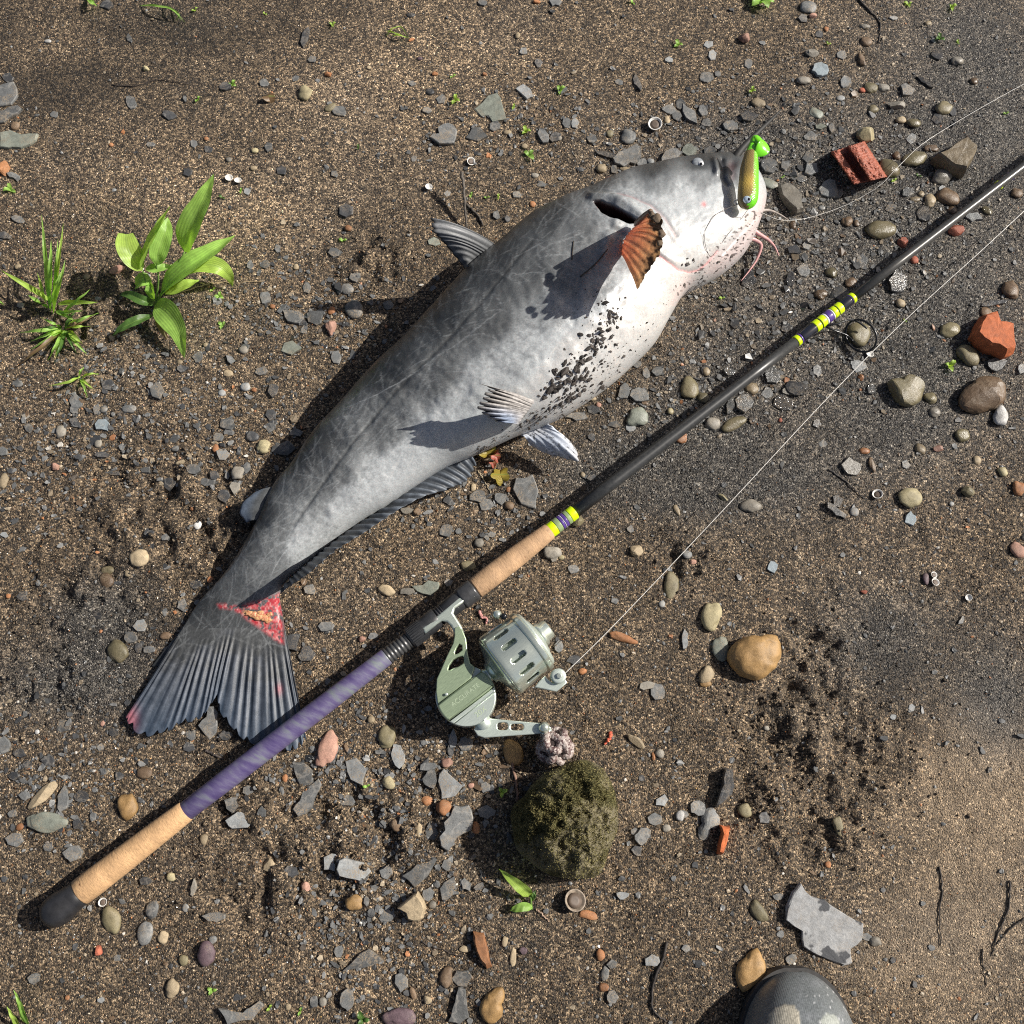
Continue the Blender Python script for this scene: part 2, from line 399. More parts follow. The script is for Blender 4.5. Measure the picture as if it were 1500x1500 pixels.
# skin pigment
CP = [(240,960,.075),(290,960,.12),(340,965,.13),(400,965,.10),(330,920,.15),(380,935,.14),(300,915,.12),(300,885,.085),(370,770,.085),(440,655,.085),(560,530,.085),(640,450,.085),(720,370,.09),(800,310,.10),(880,268,.13),(960,246,.12),(1030,233,.12),(1062,238,.13),
 (350,862,.17),(400,795,.21),(480,700,.19),(560,620,.20),(640,545,.19),(720,470,.17),(780,400,.17),(850,335,.20),(900,290,.29),(970,268,.26),(1030,262,.26),(1060,262,.28),
 (395,845,.20),(440,800,.36),(520,738,.42),(600,690,.46),(660,645,.44),(700,590,.40),(760,520,.34),(810,450,.29),(850,390,.22),(880,420,.28),(900,360,.26),(830,400,.20),
 (700,655,.58),(760,600,.62),(800,560,.66),(850,520,.70),(900,480,.72),(925,430,.72),(960,460,.72),(985,415,.72),(945,340,.50),(1000,330,.62),(1060,320,.68),(1020,372,.70),(960,300,.40),
 (1000,290,.42),(1055,285,.50),(1100,300,.68),(905,300,.30),(930,310,.38),(820,590,.70),(880,560,.72)]
def idw(px, py, pts, p=4):
    num = np.zeros(np.shape(px)); den = np.zeros(np.shape(px))
    for x, y, v in pts:
        k = 1/((px-x)**2+(py-y)**2+60)**(p/2); num += k*v; den += k
    return num/den
# scratches: pale rubbed lines in the slime
SCR = np.zeros((1500, 1500), np.float32)
def stroke(x, y, a, L, cv, s):
    n = int(L*1.5); t = np.arange(n)/1.5; ang = a+cv*t
    xs = x+np.cumsum(np.cos(ang))/1.5; ys = y+np.cumsum(np.sin(ang))/1.5
    k = np.sin(np.pi*np.arange(n)/n)**.5*s*(.6+.4*rng.random(n))
    for dx, dy, q in ((0,0,1),(1,0,.45),(0,1,.45)):
        np.maximum.at(SCR, (np.clip(ys+dy, 0, 1499).astype(int), np.clip(xs+dx, 0, 1499).astype(int)), k*q)
for _ in range(1700):
    t = rng.random()**.75; i = int(t*(NS-1)*.72); v = rng.random()
    p = SL[i]*(1-v)+SR[i]*v
    stroke(p[0], p[1], rng.normal(-.9, .75), rng.uniform(8, 70), rng.normal(0, .012), rng.uniform(.08, .55)**1.2)
for x, y, a, L, c_, s in ((660,505,2.42,190,.002,.8),(470,712,2.2,120,-.001,.5),(400,800,-.5,60,.01,.6),(395,770,-.35,70,-.008,.5),(380,830,-1.1,80,.012,.6),(395,850,-1.3,70,.01,.8),
                          (385,905,-1.9,60,.02,.6),(740,450,2.5,90,0,.5),(700,480,2.4,80,.004,.45),(420,770,-.9,120,.002,.4),(545,700,-1.0,90,.004,.4)):
    stroke(x, y, a, L, c_, s)
def skin(fpx, fpy):
    wx = fpx+(fbm(fpx/26, fpy/26, 4, 61)-.5)*17; wy = fpy+(fbm(fpx/26, fpy/26, 4, 63)-.5)*17
    val = idw(wx, wy, CP); val = val*(1-.60*sst(.38, .10, val)); mot = fbm(fpx/22, fpy/22, 4, 71); m2 = fbm(fpx/3.6, fpy/3.6, 3, 73); m3 = fbm(fpx/9, fpy/9, 2, 75)
    mid = np.exp(-((val-.32)/.2)**2)
    val = val*(1+mid*((mot-.5)*.16+(m2-.5)*.70+(m3-.5)*.20))
    sc = SCR[np.clip(fpy, 0, 1499).astype(int), np.clip(fpx, 0, 1499).astype(int)]
    val = np.where(val > .40, .38+(val-.38)*.34, val)
    val = val+sc*.27*np.clip(1-val, 0, 1)*(val < .5)
    val = val*(1-.4*np.exp(-(pdist(fpx, fpy, LATL)/2.2)**2))
    warm = sst(.42, .54, val)
    return val[..., None]*(np.array([.955, 1.0, 1.02])*(1-warm[..., None])+np.array([1.04, .99, .93])*warm[..., None])
C = skin(fpx, fpy)
def tint(mask, c):
    global C
    C = C*(1-mask[..., None])+np.array(c)*mask[..., None]
tint(np.where(inG, np.clip(.25+dG/2.5, 0, 1), 0), (.016, .0025, .0035))
tint(.45*np.exp(-(pdist(fpx, fpy, OPER[2:])/1.6)**2), (.30, .14, .14))
tint(.7*np.exp(-(pdist(fpx, fpy, [(a+1, b+1) for a, b in BRAN])/1.7)**2), (.62, .22, .22))
tint(.75*np.exp(-(((fpx-1031)/3.2)**2+((fpy-299)/3.5)**2)), (.62, .16, .16))
tint(.30*np.exp(-(pdist(fpx, fpy, [(1116,300),(1090,358),(1045,392)])/16)**2), (.74, .46, .42))
tint(.25*np.exp(-(pdist(fpx, fpy, [(1010,410),(985,440)])/10)**2), (.74, .46, .42))
tint(.8*np.exp(-(pdist(fpx, fpy, MOUTH)/2.5)**2), (.03, .03, .035))
tint(.55*np.exp(-(pdist(fpx, fpy, [(1073,240),(1074,258)])/6)**2), (.09, .045, .05))
sp1 = (vn(fpx/3.3, fpy/2.6, 201) > .80) & (pdist(fpx, fpy, [(1108,325),(1072,362),(1035,398),(1005,430)]) < 15+6*vn(fpx/20, fpy/20, 4))
tint(sp1*.8, (.045, .03, .028))
WOUND = [(318,885),(332,884),(346,887),(362,884),(384,878),(410,868),(414,895),(416,944),(406,940),(394,931),(378,919),(364,910),(352,900),(340,893),(322,891)]
dwn = pdist(fpx, fpy, WOUND+[WOUND[0]]); wnd = inpoly(fpx, fpy, WOUND)
def wound_mix(px, py):
    d = pdist(px, py, WOUND+[WOUND[0]]); i = inpoly(px, py, WOUND)
    a = np.where(i, np.clip(.35+d/4, 0, 1), np.clip(.35-d/8, 0, 1))*np.clip((fbm(px/5, py/5, 4, 301)-.34)*6, 0, 1)
    f = vn(px/2.4, py/2.4, 303)
    f = np.clip((f-.25)*1.1, 0, 1)**1.6; c = np.array([.40, .030, .042])*(1-f[..., None])+np.array([.74, .42, .40])*f[..., None]
    fl = np.exp(-(pdist(px, py, [(360,897),(374,901),(391,907)])/4.5)**2)
    c = c*(1-fl[..., None]*.9)+np.array([.44, .31, .13])*fl[..., None]*.9
    return a*.95, c
wa, wc = wound_mix(fpx, fpy); C = C*(1-wa[..., None])+wc*wa[..., None]
C = np.clip(C, .003, .80)
fish = empty('catfish', (Cw[NS//2][0], Cw[NS//2][1], 0))
tag(fish, 'big dead blue grey catfish with white belly lying on its side on wet sand', 'fish')
m, nt, bs = nodes_of('fish_skin'); FM = m
ac = N(nt, 'ShaderNodeAttribute', attribute_name='Col'); co = N(nt, 'ShaderNodeTexCoord').outputs['Object']
f1 = noise(nt, co, 500, 4, .65); f2 = noise(nt, co, 90, 3)
nt.links.new(mulc(nt, ac.outputs['Color'], ramp(nt, f1, [(.25, .8), (.75, 1.18)])), bs.inputs['Base Color'])
nt.links.new(ramp(nt, f2, [(.3, .27), (.7, .46)]), bs.inputs['Roughness'])
bs.inputs['Specular IOR Level'].default_value = .55
bs.inputs['Subsurface Weight'].default_value = .06; bs.inputs['Subsurface Scale'].default_value = .004
bs.inputs['Subsurface Radius'].default_value = (1.0, .4, .3)
bump(nt, bs, mth(nt, 'ADD', f1, mth(nt, 'MULTIPLY', f2, 1.5)), .22, .0012)
body = mesh_o('body', FV.reshape(-1, 3), gridF(NS, len(th), True), FM, fish, True, C.reshape(-1, 3))
nT = len(th)
bm = bmesh.new(); bm.from_mesh(body.data); bm.verts.ensure_lookup_table()
for i0 in (0, NS-1):
    try: bm.faces.new([bm.verts[i0*nT+k] for k in range(nT)])
    except ValueError: pass
bmesh.ops.recalc_face_normals(bm, faces=bm.faces); bm.to_mesh(body.data); bm.free()
body.data.polygons.foreach_set('use_smooth', np.ones(len(body.data.polygons), bool))
# height of the fish under each pixel
FZ = np.full((1500, 1500), -1.0)
ok = topm & (fpx > 0) & (fpx < 1499) & (fpy > 0) & (fpy < 1499)
np.maximum.at(FZ, (fpy[ok].astype(int), fpx[ok].astype(int)), FV[..., 2][ok])
for _ in range(3):
    S = FZ.copy()
    for dy, dx in ((0,1),(0,-1),(1,0),(-1,0)):
        S = np.maximum(S, np.where(FZ < 0, np.roll(FZ, (dy, dx), (0, 1)), -1))
    FZ = S
def fz(px, py):
    z = FZ[int(min(max(py, 0), 1499)), int(min(max(px, 0), 1499))]
    return z if z >= 0 else max(gz(*P(px, py)[:2]), 0)

# fins: grids swept between a base line and a tip line, corrugated along the rays
m, nt, bs = nodes_of('fin_skin'); FINM = m
ac = N(nt, 'ShaderNodeAttribute', attribute_name='Col'); co = N(nt, 'ShaderNodeTexCoord').outputs['Object']
nt.links.new(mulc(nt, ac.outputs['Color'], ramp(nt, noise(nt, co, 420, 4, .65), [(.25, .72), (.75, 1.28)])), bs.inputs['Base Color'])
bs.inputs['Roughness'].default_value = .5; bs.inputs['Specular IOR Level'].default_value = .45
bump(nt, bs, noise(nt, co, 700, 3), .2, .0008)
m, nt, bs = nodes_of('thin_fin_skin'); FINT = m
ac = N(nt, 'ShaderNodeAttribute', attribute_name='Col'); co = N(nt, 'ShaderNodeTexCoord').outputs['Object']
col = mulc(nt, ac.outputs['Color'], ramp(nt, noise(nt, co, 420, 4, .65), [(.25, .75), (.75, 1.25)]))
nt.links.new(col, bs.inputs['Base Color']); bs.inputs['Roughness'].default_value = .4
tr = N(nt, 'ShaderNodeBsdfTranslucent'); nt.links.new(col, tr.inputs['Color']); mx = N(nt, 'ShaderNodeMixShader'); mx.inputs[0].default_value = .6
nt.links.new(bs.outputs[0], mx.inputs[1]); nt.links.new(tr.outputs[0], mx.inputs[2]); nt.links.new(mx.outputs[0], nt.nodes['Material Output'].inputs[0])
def fin(name, base, tip, nr, colf, parent, n=90, mcount=26, thick=.0011, amp=.0009, ragged=.06, bow=(0, 0, 0), seed=0, fade=0, irr=.25, mat=None):
    """base, tip: (px, py, z) lists; colf(s, t, ray, px, py) -> rgb"""
    B = crom([P(*q) for q in base], n); T = crom([P(*q) for q in tip], n)
    s = np.linspace(0, 1, n); t = np.linspace(0, 1, mcount)
    rag = 1-ragged*(vn(s*nr*1.0, s*0+.5, seed+5))-ragged*.8*np.abs(np.sin(s*nr*np.pi))**6
    tt = t[None, :]*rag[:, None]
    G_ = B[:, None, :]*(1-tt[..., None])+T[:, None, :]*tt[..., None]
    G_ = G_+np.array(bow)*(np.sin(np.pi*t)*.5+.5*t*t)[None, :, None]*0+np.array(bow)*(4*t*(1-t))[None, :, None]
    du = np.gradient(G_, axis=0); dv = np.gradient(G_, axis=1); nn = np.cross(du, dv); nn /= np.linalg.norm(nn, axis=2)[..., None]+1e-12
    nn = nn*np.sign(nn[..., 2:3].mean()+1e-9)
    ph = s*nr+irr*(vn(s*nr*.45, s*0+3.3, seed+31)-.5)*3.2
    ray = np.cos(ph[:, None]*2*np.pi+(vn(s[:, None]*nr*.5, t[None, :]*2.2, seed+33)-.5)*irr*4)*(.55+.9*vn(s*nr*.8, s*0+7.7, seed+37))[:, None]*np.ones(mcount)[None, :]
    if fade: ray = ray*sst(fade*.55, fade*1.5, t)[None, :]
    G_ = G_+nn*(ray*amp*(.25+.75*np.sin(np.pi*np.clip(t, 0, 1)*.8+.25))[None, :]+(vn(s[:, None]*6, t[None, :]*4, seed)-.5)*amp*2.2*t[None, :])[..., None]
    px, py = proj(G_)
    c = colf(s[:, None]+0*tt, t[None, :]+0*tt, ray, px, py)
    th_ = (thick*(1-.75*t))[None, :, None]
    A = G_+nn*th_/2; Bk = G_-nn*th_/2; k = n*mcount
    V = np.concatenate([A.reshape(-1, 3), Bk.reshape(-1, 3)])
    Fa = gridF(n, mcount); Fb = Fa[:, ::-1]+k
    idx = np.arange(k).reshape(n, mcount); rim = np.concatenate([idx[0, :], idx[1:, -1], idx[-1, -2::-1], idx[-2:0:-1, 0]])
    r2 = np.roll(rim, -1); Fr = np.stack([rim, r2, r2+k, rim+k], -1)
    o = mesh_o(name, V, np.concatenate([Fa, Fb, Fr]), mat or FINM, parent, True, np.concatenate([c.reshape(-1, 3)]*2))
    return o
def rgb(v): return np.array(v, float)
# tail fin
def tailcol(s, t, ray, px, py):
    f = fbm(px/9, py/9, 3, 401)
    st = vn(s*170, t*4, 405); ray = ray*.6+(vn(s*46, t*2.5, 411)-.5)*1.5
    c = (rgb((.034, .037, .044))+rgb((.075, .080, .090))*np.clip(ray*.35+.3+(st-.5)*1.3, 0, 1)[..., None]*(1-.45*t[..., None]))
    c = c*(.6+.8*f[..., None])+rgb((.0, .014, .034))*(t**2)[..., None]
    c = c+rgb((.10, .10, .10))*(np.clip(1-t*1.7, 0, 1)*.9)[..., None]*f[..., None]
    k = sst(.28, .62, t+(fbm(px/14, py/14, 2, 415)-.5)*.3)[..., None]; c = skin(px, py)*(1-k)+c*k
    red = np.exp(-((px-190)/11)**2-((py-1052)/20)**2)*.6+.5*np.exp(-((px-409)/5)**2-((py-1010)/8)**2); c = c*(1-red[..., None])+rgb((.42, .11, .13))*red[..., None]
    a, wc_ = wound_mix(px, py); return np.clip(c*(1-a[..., None])+wc_*a[..., None], 0, 1)
TB = [(293,884,.007),(310,884,.008),(335,882,.009),(365,880,.009),(390,878,.008),(409,874,.007)]
TT = [(181,1056,.006),(186,1068,.006),(210,1084,.006),(234,1078,.006),(252,1071,.007),(270,1062,.008),(290,1058,.008),(303,1044,.009),(316,1026,.010),(322,1046,.010),
      (340,1072,.009),(360,1090,.008),(385,1098,.008),(410,1104,.008),(428,1106,.008),(441,1098,.008),(449,1084,.007)]
SCR2 = SCR
fin('tail_fin', TB, TT, 21, tailcol, fish, 340, 110, .004, .0010, .04, (0, 0, .0018), seed=3, fade=.42, irr=.55)
# flesh torn open at the wound
fl = []
for (a, b, r) in ((364,898,4),(371,900,5),(378,903,5.5),(386,905,5.5),(392,908,4.5),(381,898,4),(394,900,3.5)):
    z = max(fz(a, b), .012); p = P(a, b, z); bmx = bmesh.new(); bmesh.ops.create_icosphere(bmx, subdivisions=3, radius=r*.00078)
    for v in bmx.verts:
        k = 1+.5*(float(vn(v.co.x*900+a, v.co.y*900+b, 8))-.5); v.co = Vector((v.co.x*k*1.3, v.co.y*k, v.co.z*.5*k))+p
    fl.append(bmx)
Vs, Fs = [], []
for b_ in fl:
    o_ = len(Vs); b_.verts.ensure_lookup_table(); Vs += [v.co.copy() for v in b_.verts]; Fs += [[v.index+o_ for v in f.verts] for f in b_.faces]; b_.free()
mesh_o('torn_flesh', Vs, Fs, simple('raw_flesh', (.44, .30, .13), .45, nz=.4, scale=600, bmp=.5, c2=(.40, .08, .06)), fish)
# dorsal fin
def dcol(s, t, ray, px, py):
    return np.clip(rgb((.10, .105, .11))+rgb((.14, .14, .145))*np.clip(ray*.3+.35, 0, 1)[..., None]*(.4+.6*t[..., None])*(vn(s*60, t*5, 9)[..., None]+.4), 0, 1)*np.where((t > .93)[..., None], .4, 1)
fin('dorsal_fin', [(729,360,.078),(718,371,.076),(704,382,.072),(688,400,.068)], [(628,318,.128),(632,338,.122),(645,352,.108),(664,374,.088),(684,398,.066)], 8, dcol, fish, 70, 26, .0016, .0005, .05, (0, 0, .01), seed=8)
# adipose fin
def acol(s, t, ray, px, py):
    k = sst(.35, .85, t)[..., None]; return (rgb((.075, .08, .083))*(1-k)+rgb((.125, .155, .20))*k)*(.75+.5*fbm(px/5, py/5, 2, 4)[..., None])
fin('adipose_fin', [(402,712,.032),(396,728,.030),(388,744,.028),(378,762,.026)], [(374,722,.030),(356,736,.028),(352,752,.024),(362,765,.022)], 3, acol, fish, 40, 16, .004, .0004, .01, (0, 0, .003), seed=12)
# anal fin, standing along the underside
def ancol(s, t, ray, px, py):
    return np.clip(rgb((.040, .046, .055))+rgb((.075, .088, .105))*np.clip(ray*.9+.15, 0, 1)[..., None]*(.5+.5*t[..., None]), 0, 1)*(.65+.7*fbm(px/6, py/6, 3, 5)[..., None])
AB = [(414,862),(432,842),(455,822),(485,797),(520,771),(560,745),(605,714),(645,688),(688,664)]
ATp = [(413,869,.046),(434,852,.082),(460,833,.100),(495,806,.098),(530,784,.082),(568,759,.062),(612,732,.040),(655,718,.023),(686,706,.014),(699,682,.012)]
AZ = [.020, .022, .024, .026, .027, .028, .027, .024, .022]
fin('anal_fin', [(a, b, z) for (a, b), z in zip(AB, AZ)], ATp, 26, ancol, fish, 260, 24, .0018, .0013, .09, (0, 0, .004), seed=15)
# pectoral fin
def pcol(s, t, ray, px, py):
    c = rgb((.82, .42, .29))*(1-t[..., None])+rgb((.68, .52, .34))*t[..., None]
    c = c+rgb((.25, .20, .14))*np.clip(ray-.45, 0, 1)[..., None]*1.2
    c = c*(.75+.5*fbm(px/5, py/5, 3, 6)[..., None])
    mud = np.clip((t*1.15-s*.55+(fbm(px/6, py/6, 3, 66)-.5)*1.1-.62)*5, 0, 1)[..., None]
    return np.clip(c*(1-mud)+rgb((.13, .085, .055))*mud, 0, 1)
pz = fz(922, 352)
fin('pectoral_fin', [(936,327,pz+.006),(925,338,pz+.003),(915,352,pz),(911,372,pz-.002)],
    [(951,309,pz+.082),(968,317,pz+.097),(974,340,pz+.105),(969,366,pz+.100),(960,386,pz+.087),(948,406,pz+.069),(934,426,pz+.046)], 9, pcol, fish, 120, 34, .0016, .0009, .05, (0, 0, .006), seed=21, mat=FINT)
tube('pectoral_spine', crom([P(934, 328, pz+.008), P(945, 316, pz+.048), P(953, 309, pz+.084)], 14), np.linspace(.0045, .0024, 14), simple('spine_skin', (.20, .13, .09), .5, nz=.4), fish, 10)
# mud caked on the pectoral fin tip
mudm = stonemat('mud', (.13, .092, .06), .8)
for (a, b, r, dz_) in ((962,320,7,.094),(955,315,5,.090),(969,343,5,.108),(966,356,4,.104)):
    p = P(a, b, pz+dz_); bmx = bmesh.new(); bmesh.ops.create_icosphere(bmx, subdivisions=3, radius=r*.00072)
    for v in bmx.verts:
        k = 1+.8*(float(fbm(np.array(v.co.x*300+a), np.array(v.co.y*300+v.co.z*200), 3, 8))-.5); v.co = Vector((v.co.x*k, v.co.y*k*1.2, v.co.z*.55*k))+p
    mesh_o('mud_clod', [v.co.copy() for v in bmx.verts], [[v.index for v in f.verts] for f in bmx.faces], mudm, fish); bmx.free()
# pelvic fins
def vcol(s, t, ray, px, py):
    k = t[..., None]; c = rgb((.55, .52, .50))*(1-k)+rgb((.20, .185, .17))*k
    blue = (sst(.45, .9, s)*np.sin(np.pi*t))[..., None]; c = c*(1-.8*blue)+rgb((.22, .30, .45))*.8*blue
    return np.clip(c*(.86+.16*ray[..., None])*(.55+.9*fbm(px/4, py/4, 3, 7)[..., None]), .01, .8)
vz = fz(772, 604)
fin('pelvic_fin', [(787,588,vz),(778,597,vz+.001),(768,608,vz),(759,621,vz-.002)], [(696,560,vz+.078),(706,566,vz+.074),(700,578,vz+.068),(697,592,vz+.058),(702,606,vz+.046),(722,617,vz+.026)], 9, vcol, fish, 110, 34, .0016, .00028, .16, (.002, -.006, .016), seed=25)
def wcol(s, t, ray, px, py):
    c = rgb((.66, .66, .68))*(1-.25*t[..., None])+rgb((-.05, .0, .07))*np.sin(np.pi*t)[..., None]
    d = (vn(px/3.0, py/2.4, 77) > .83)[..., None]*.85
    return np.clip((c*(.92+.06*ray[..., None]))*(1-d)+rgb((.03, .03, .03))*d, .01, .8)
fin('pelvic_fin', [(797,622,.040),(786,627,.038),(774,632,.034),(762,637,.030)], [(815,632,.040),(841,652,.036),(849,676,.030),(826,672,.026),(801,666,.022),(777,652,.024)], 7, wcol, fish, 100, 30, .002, .00025, .05, (0, 0, .008), seed=29)
# barbels
bk = simple('barbel_black', (.022, .021, .020), .65, nz=.3, scale=300); pkm = simple('barbel_pink', (.55, .30, .29), .35, nz=.2, scale=300)
def barb(pts, r0, r1, mt, n=30):
    q = crom([P(a, b, z) for a, b, z in pts], n); return tube('barbel', q, np.linspace(r0, r1, n)**1.0, mt, fish, 10)
barb([(1070,246,.05),(1077,231,.058),(1090,214,.060),(1112,192,.058),(1134,171,.050),(1145,160,.046)], .0062, .0006, bk)
barb([(1102,336,.030),(1112,343,.026),(1126,352,.018),(1135,362,.010),(1141,375,.004)], .0034, .0006, pkm)
barb([(1096,349,.024),(1107,352,.020),(1115,360,.014),(1109,379,.007),(1098,396,.004),(1085,412,.003)], .0032, .0004, pkm)
barb([(1108,310,.040),(1126,308,.034),(1142,314,.022),(1155,322,.010)], .0022, .0005, simple('barbel_grey', (.30, .26, .23), .4))
# eye
ez = fz(1026, 240)
er = empty('eye', Vector(P(1026, 239, ez))-fish.location); er.parent = fish
def dome(name, px, py, z, r, flat, mt, parent, sub=3):
    bmx = bmesh.new(); bmesh.ops.create_icosphere(bmx, subdivisions=sub, radius=r); p = P(px, py, z)
    V = [Vector((v.co.x, v.co.y, v.co.z*flat))+p for v in bmx.verts]; F = [[v.index for v in f.verts] for f in bmx.faces]; bmx.free()
    return mesh_o(name, V, F, mt, parent)
glossk = simple('gloss_black', (.012, .012, .014), .08, nz=.1, bmp=0); eyew = simple('eye_white', (.55, .56, .58), .2, nz=.15, scale=900, bmp=0)
dome('eye_socket', 1022, 239, ez-.0022, .0070, .5, simple('lid_skin', (.24, .26, .28), .4, scale=500), er)
dome('eye_ball', 1026.5, 239.5, ez+.0003, .0036, .55, eyew, er)
dome('pupil', 1027, 240, ez+.0017, .0018, .6, glossk, er)

# dirt stuck to the belly: crumbs standing on the skin
ICO = bmesh.new(); bmesh.ops.create_icosphere(ICO, subdivisions=1, radius=1); ICO.verts.ensure_lookup_table()
IV = np.array([v.co[:] for v in ICO.verts]); IF = np.array([[v.index for v in f.verts] for f in ICO.faces]); ICO.free()
OV = np.array([(1,0,0),(-1,0,0),(0,1,0),(0,-1,0),(0,0,1),(0,0,-1)], float)
OF = np.array([(0,2,4),(2,1,4),(1,3,4),(3,0,4),(2,0,5),(1,2,5),(3,1,5),(0,3,5)])
def scatter(name, pos, sx, sy, sz, cols, TV, TF, mat, parent=None, jit=.3, smooth=False, tilt=.35):
    n = len(pos); k = len(TV)
    a = rng.random(n)*2*np.pi; V = TV[None]*(1+jit*(rng.random((n, k, 1))-.5)*2)
    V = V*np.stack([sx, sy, sz], -1)[:, None, :]
    tx = rng.normal(0, tilt, n)[:, None]; V[..., 2] += V[..., 0]*np.tan(np.clip(tx, -.8, .8))
    c, s = np.cos(a)[:, None], np.sin(a)[:, None]
    V = np.stack([V[..., 0]*c-V[..., 1]*s, V[..., 0]*s+V[..., 1]*c, V[..., 2]], -1)+pos[:, None, :]
    F = (TF[None]+(np.arange(n)*k)[:, None, None]).reshape(-1, TF.shape[1])
    return mesh_o(name, V.reshape(-1, 3), F, mat, parent, smooth, np.repeat(cols, k, 0))
def attrmat(name, rough, spec=.5, sc_=900):
    m, nt, bs = nodes_of(name); ac = N(nt, 'ShaderNodeAttribute', attribute_name='Col'); g = N(nt, 'ShaderNodeNewGeometry').outputs['Position']
    nt.links.new(mulc(nt, ac.outputs['Color'], ramp(nt, noise(nt, g, sc_, 3, .6), [(.25, .65), (.75, 1.3)])), bs.inputs['Base Color'])
    bs.inputs['Roughness'].default_value = rough; bs.inputs['Specular IOR Level'].default_value = spec; return m
FL = []
for line, n, sp, smx in (([(915,440),(880,490),(868,508)],95,10,6),([(900,455),(885,480),(840,545),(822,565)],120,16,8),([(870,500),(840,548),(795,580)],70,11,11),([(900,520),(850,570),(812,596)],150,17,7),
                         ([(845,575),(795,605),(765,625)],110,9,5),([(930,500),(880,560)],60,22,4),([(760,628),(715,655),(700,662)],90,5,4),([(1005,375),(1012,392),(1020,386)],8,6,6),
                         ([(1095,340),(1050,385),(1010,425)],46,8,5),([(880,430),(860,470)],30,14,3),([(980,440),(940,500)],20,14,3)):
    q = crom(line, 60)
    for _ in range(n):
        c_ = q[int(60*rng.beta(1.2, 1.1))%60]+rng.normal(0, sp, 2)*(.35+.8*rng.random())
        z = FZ[int(np.clip(c_[1], 0, 1499)), int(np.clip(c_[0], 0, 1499))]
        if z < .004: continue
        r = (1.2+(smx*1.25-1)*rng.random()**2.8)*.5
        FL.append((c_[0], c_[1], z, r))
FL = np.array(FL); nF = len(FL)
pp = PN(FL[:, 0], FL[:, 1], FL[:, 2]); r = FL[:, 3]*.00075
el = rng.uniform(.7, 1.5, nF)
sd = scatter('dirt_specks', pp, r*el, r/el, r*.45, np.array([.030, .024, .020])*rng.uniform(.5, 2.0, (nF, 1)), IV, IF, attrmat('dirt', .7), fish, .35)
tag(sd, kind='stuff')
tube('grass_shred', crom([P(890, 365, fz(890, 365)+.002), P(878, 380, fz(878, 380)+.0015), P(866, 392, fz(866, 392)+.0015), P(850, 405, fz(850, 405)+.001)], 20), .0007, simple('wet_root', (.03, .025, .02), .6), fish, 5)
tube('grass_shred', [P(840, 353, fz(840, 353)+.001), P(838, 380, fz(838, 380)+.001)], .0006, simple('wet_root_b', (.035, .028, .02), .6), fish, 5)

# ------------------------------------------------------------------ fishing lure in the fish's mouth
LP = [(1094.5,306,3.0),(1094.5,302,9.5),(1095,296,13.2),(1095.5,288,14.4),(1096.2,276,14.2),(1096.8,262,13.6),(1097.5,248,12.9),(1098.5,238,11.6),(1100,227,9.4),(1102,217,7.2),(1103.5,210,5.8),(1105,204,4.6),(1106,201,2.0)]
lz0 = max(FZ[268:300, 1085:1110].max(), .05)+.014
LPs = crom(LP, 90); segL = 40
lure = empty('fishing_lure', P(1096, 260, lz0)); tag(lure, 'soft plastic paddle tail lure, lime green and scaly gold, lying across the catfish mouth', 'fishing lure')
V = []; Cc = []
for i, (x, y, r_) in enumerate(LPs):
    z = lz0+.007+.004*(i/89); c0 = P(x, y, z); rr_ = r_*mpp(x, y)*.95
    for k in range(segL):
        a = 2*math.pi*k/segL; V.append((c0.x+math.cos(a)*rr_, c0.y, z+math.sin(a)*rr_*.8))
        sx = math.cos(a)*.8-.1*math.sin(a); g = float(sst(.10, .34, np.array(sx)))
        head = y > 286 and sx > -.05-.5*(y-296)/14
        if head and y < 304: g = max(g, float(sst(-.25, -.05, np.array(sx+.15))))
        if y < 222: g = 1
        scl = .72+.55*((math.sin(y*2.4+(k % 2)*math.pi)*.5+.5))
        gold = np.array([.21, .15, .05])*scl+np.array([.22, .15, .02])*math.exp(-((y-272)/12)**2)
        Cc.append(gold*(1-g)+np.array([.16, .62, .02])*g)
lurem, nt, bs = nodes_of('lure_plastic'); ac = N(nt, 'ShaderNodeAttribute', attribute_name='Col')
nt.links.new(ac.outputs['Color'], bs.inputs['Base Color']); bs.inputs['Roughness'].default_value = .25; bs.inputs['Coat Weight'].default_value = .4
co = N(nt, 'ShaderNodeTexCoord').outputs['Object']; ck = N(nt, 'ShaderNodeTexVoronoi'); ck.inputs['Scale'].default_value = 700; nt.links.new(co, ck.inputs['Vector'])
bump(nt, bs, ck.outputs['Distance'], .35, .0008)
F = gridF(90, segL, True).tolist(); F.append(list(range(segL))); F.append([89*segL+k for k in range(segL)][::-1])
mesh_o('body', V, F, lurem, lure, True, np.array(Cc))
greenm = simple('lime_plastic', (.17, .62, .02), .18, nz=.12, scale=120, bmp=.03, coat=.5)
bmx = bmesh.new(); bmesh.ops.create_icosphere(bmx, subdivisions=4, radius=1.0); p0 = P(1116, 217, lz0+.013)
R_ = Matrix.Rotation(math.radians(-35), 3, 'Z') @ Matrix.Rotation(math.radians(28), 3, 'Y')
mesh_o('paddle_tail', [R_@Vector((v.co.x*.0088, v.co.y*.0105, v.co.z*.0030+.0030*(v.co.x**2)-.0022*v.co.y**2))+p0 for v in bmx.verts], [[v.index for v in f.verts] for f in bmx.faces], greenm, lure); bmx.free()
tube('tail_wrist', crom([P(1104, 210, lz0+.011), P(1106, 204, lz0+.012), P(1110, 207, lz0+.013), P(1114, 214, lz0+.013)], 16), np.linspace(.0046, .0052, 16), greenm, lure, 14)
le = empty('eye', Vector(P(1095, 292, lz0+.016))-lure.location); le.parent = lure
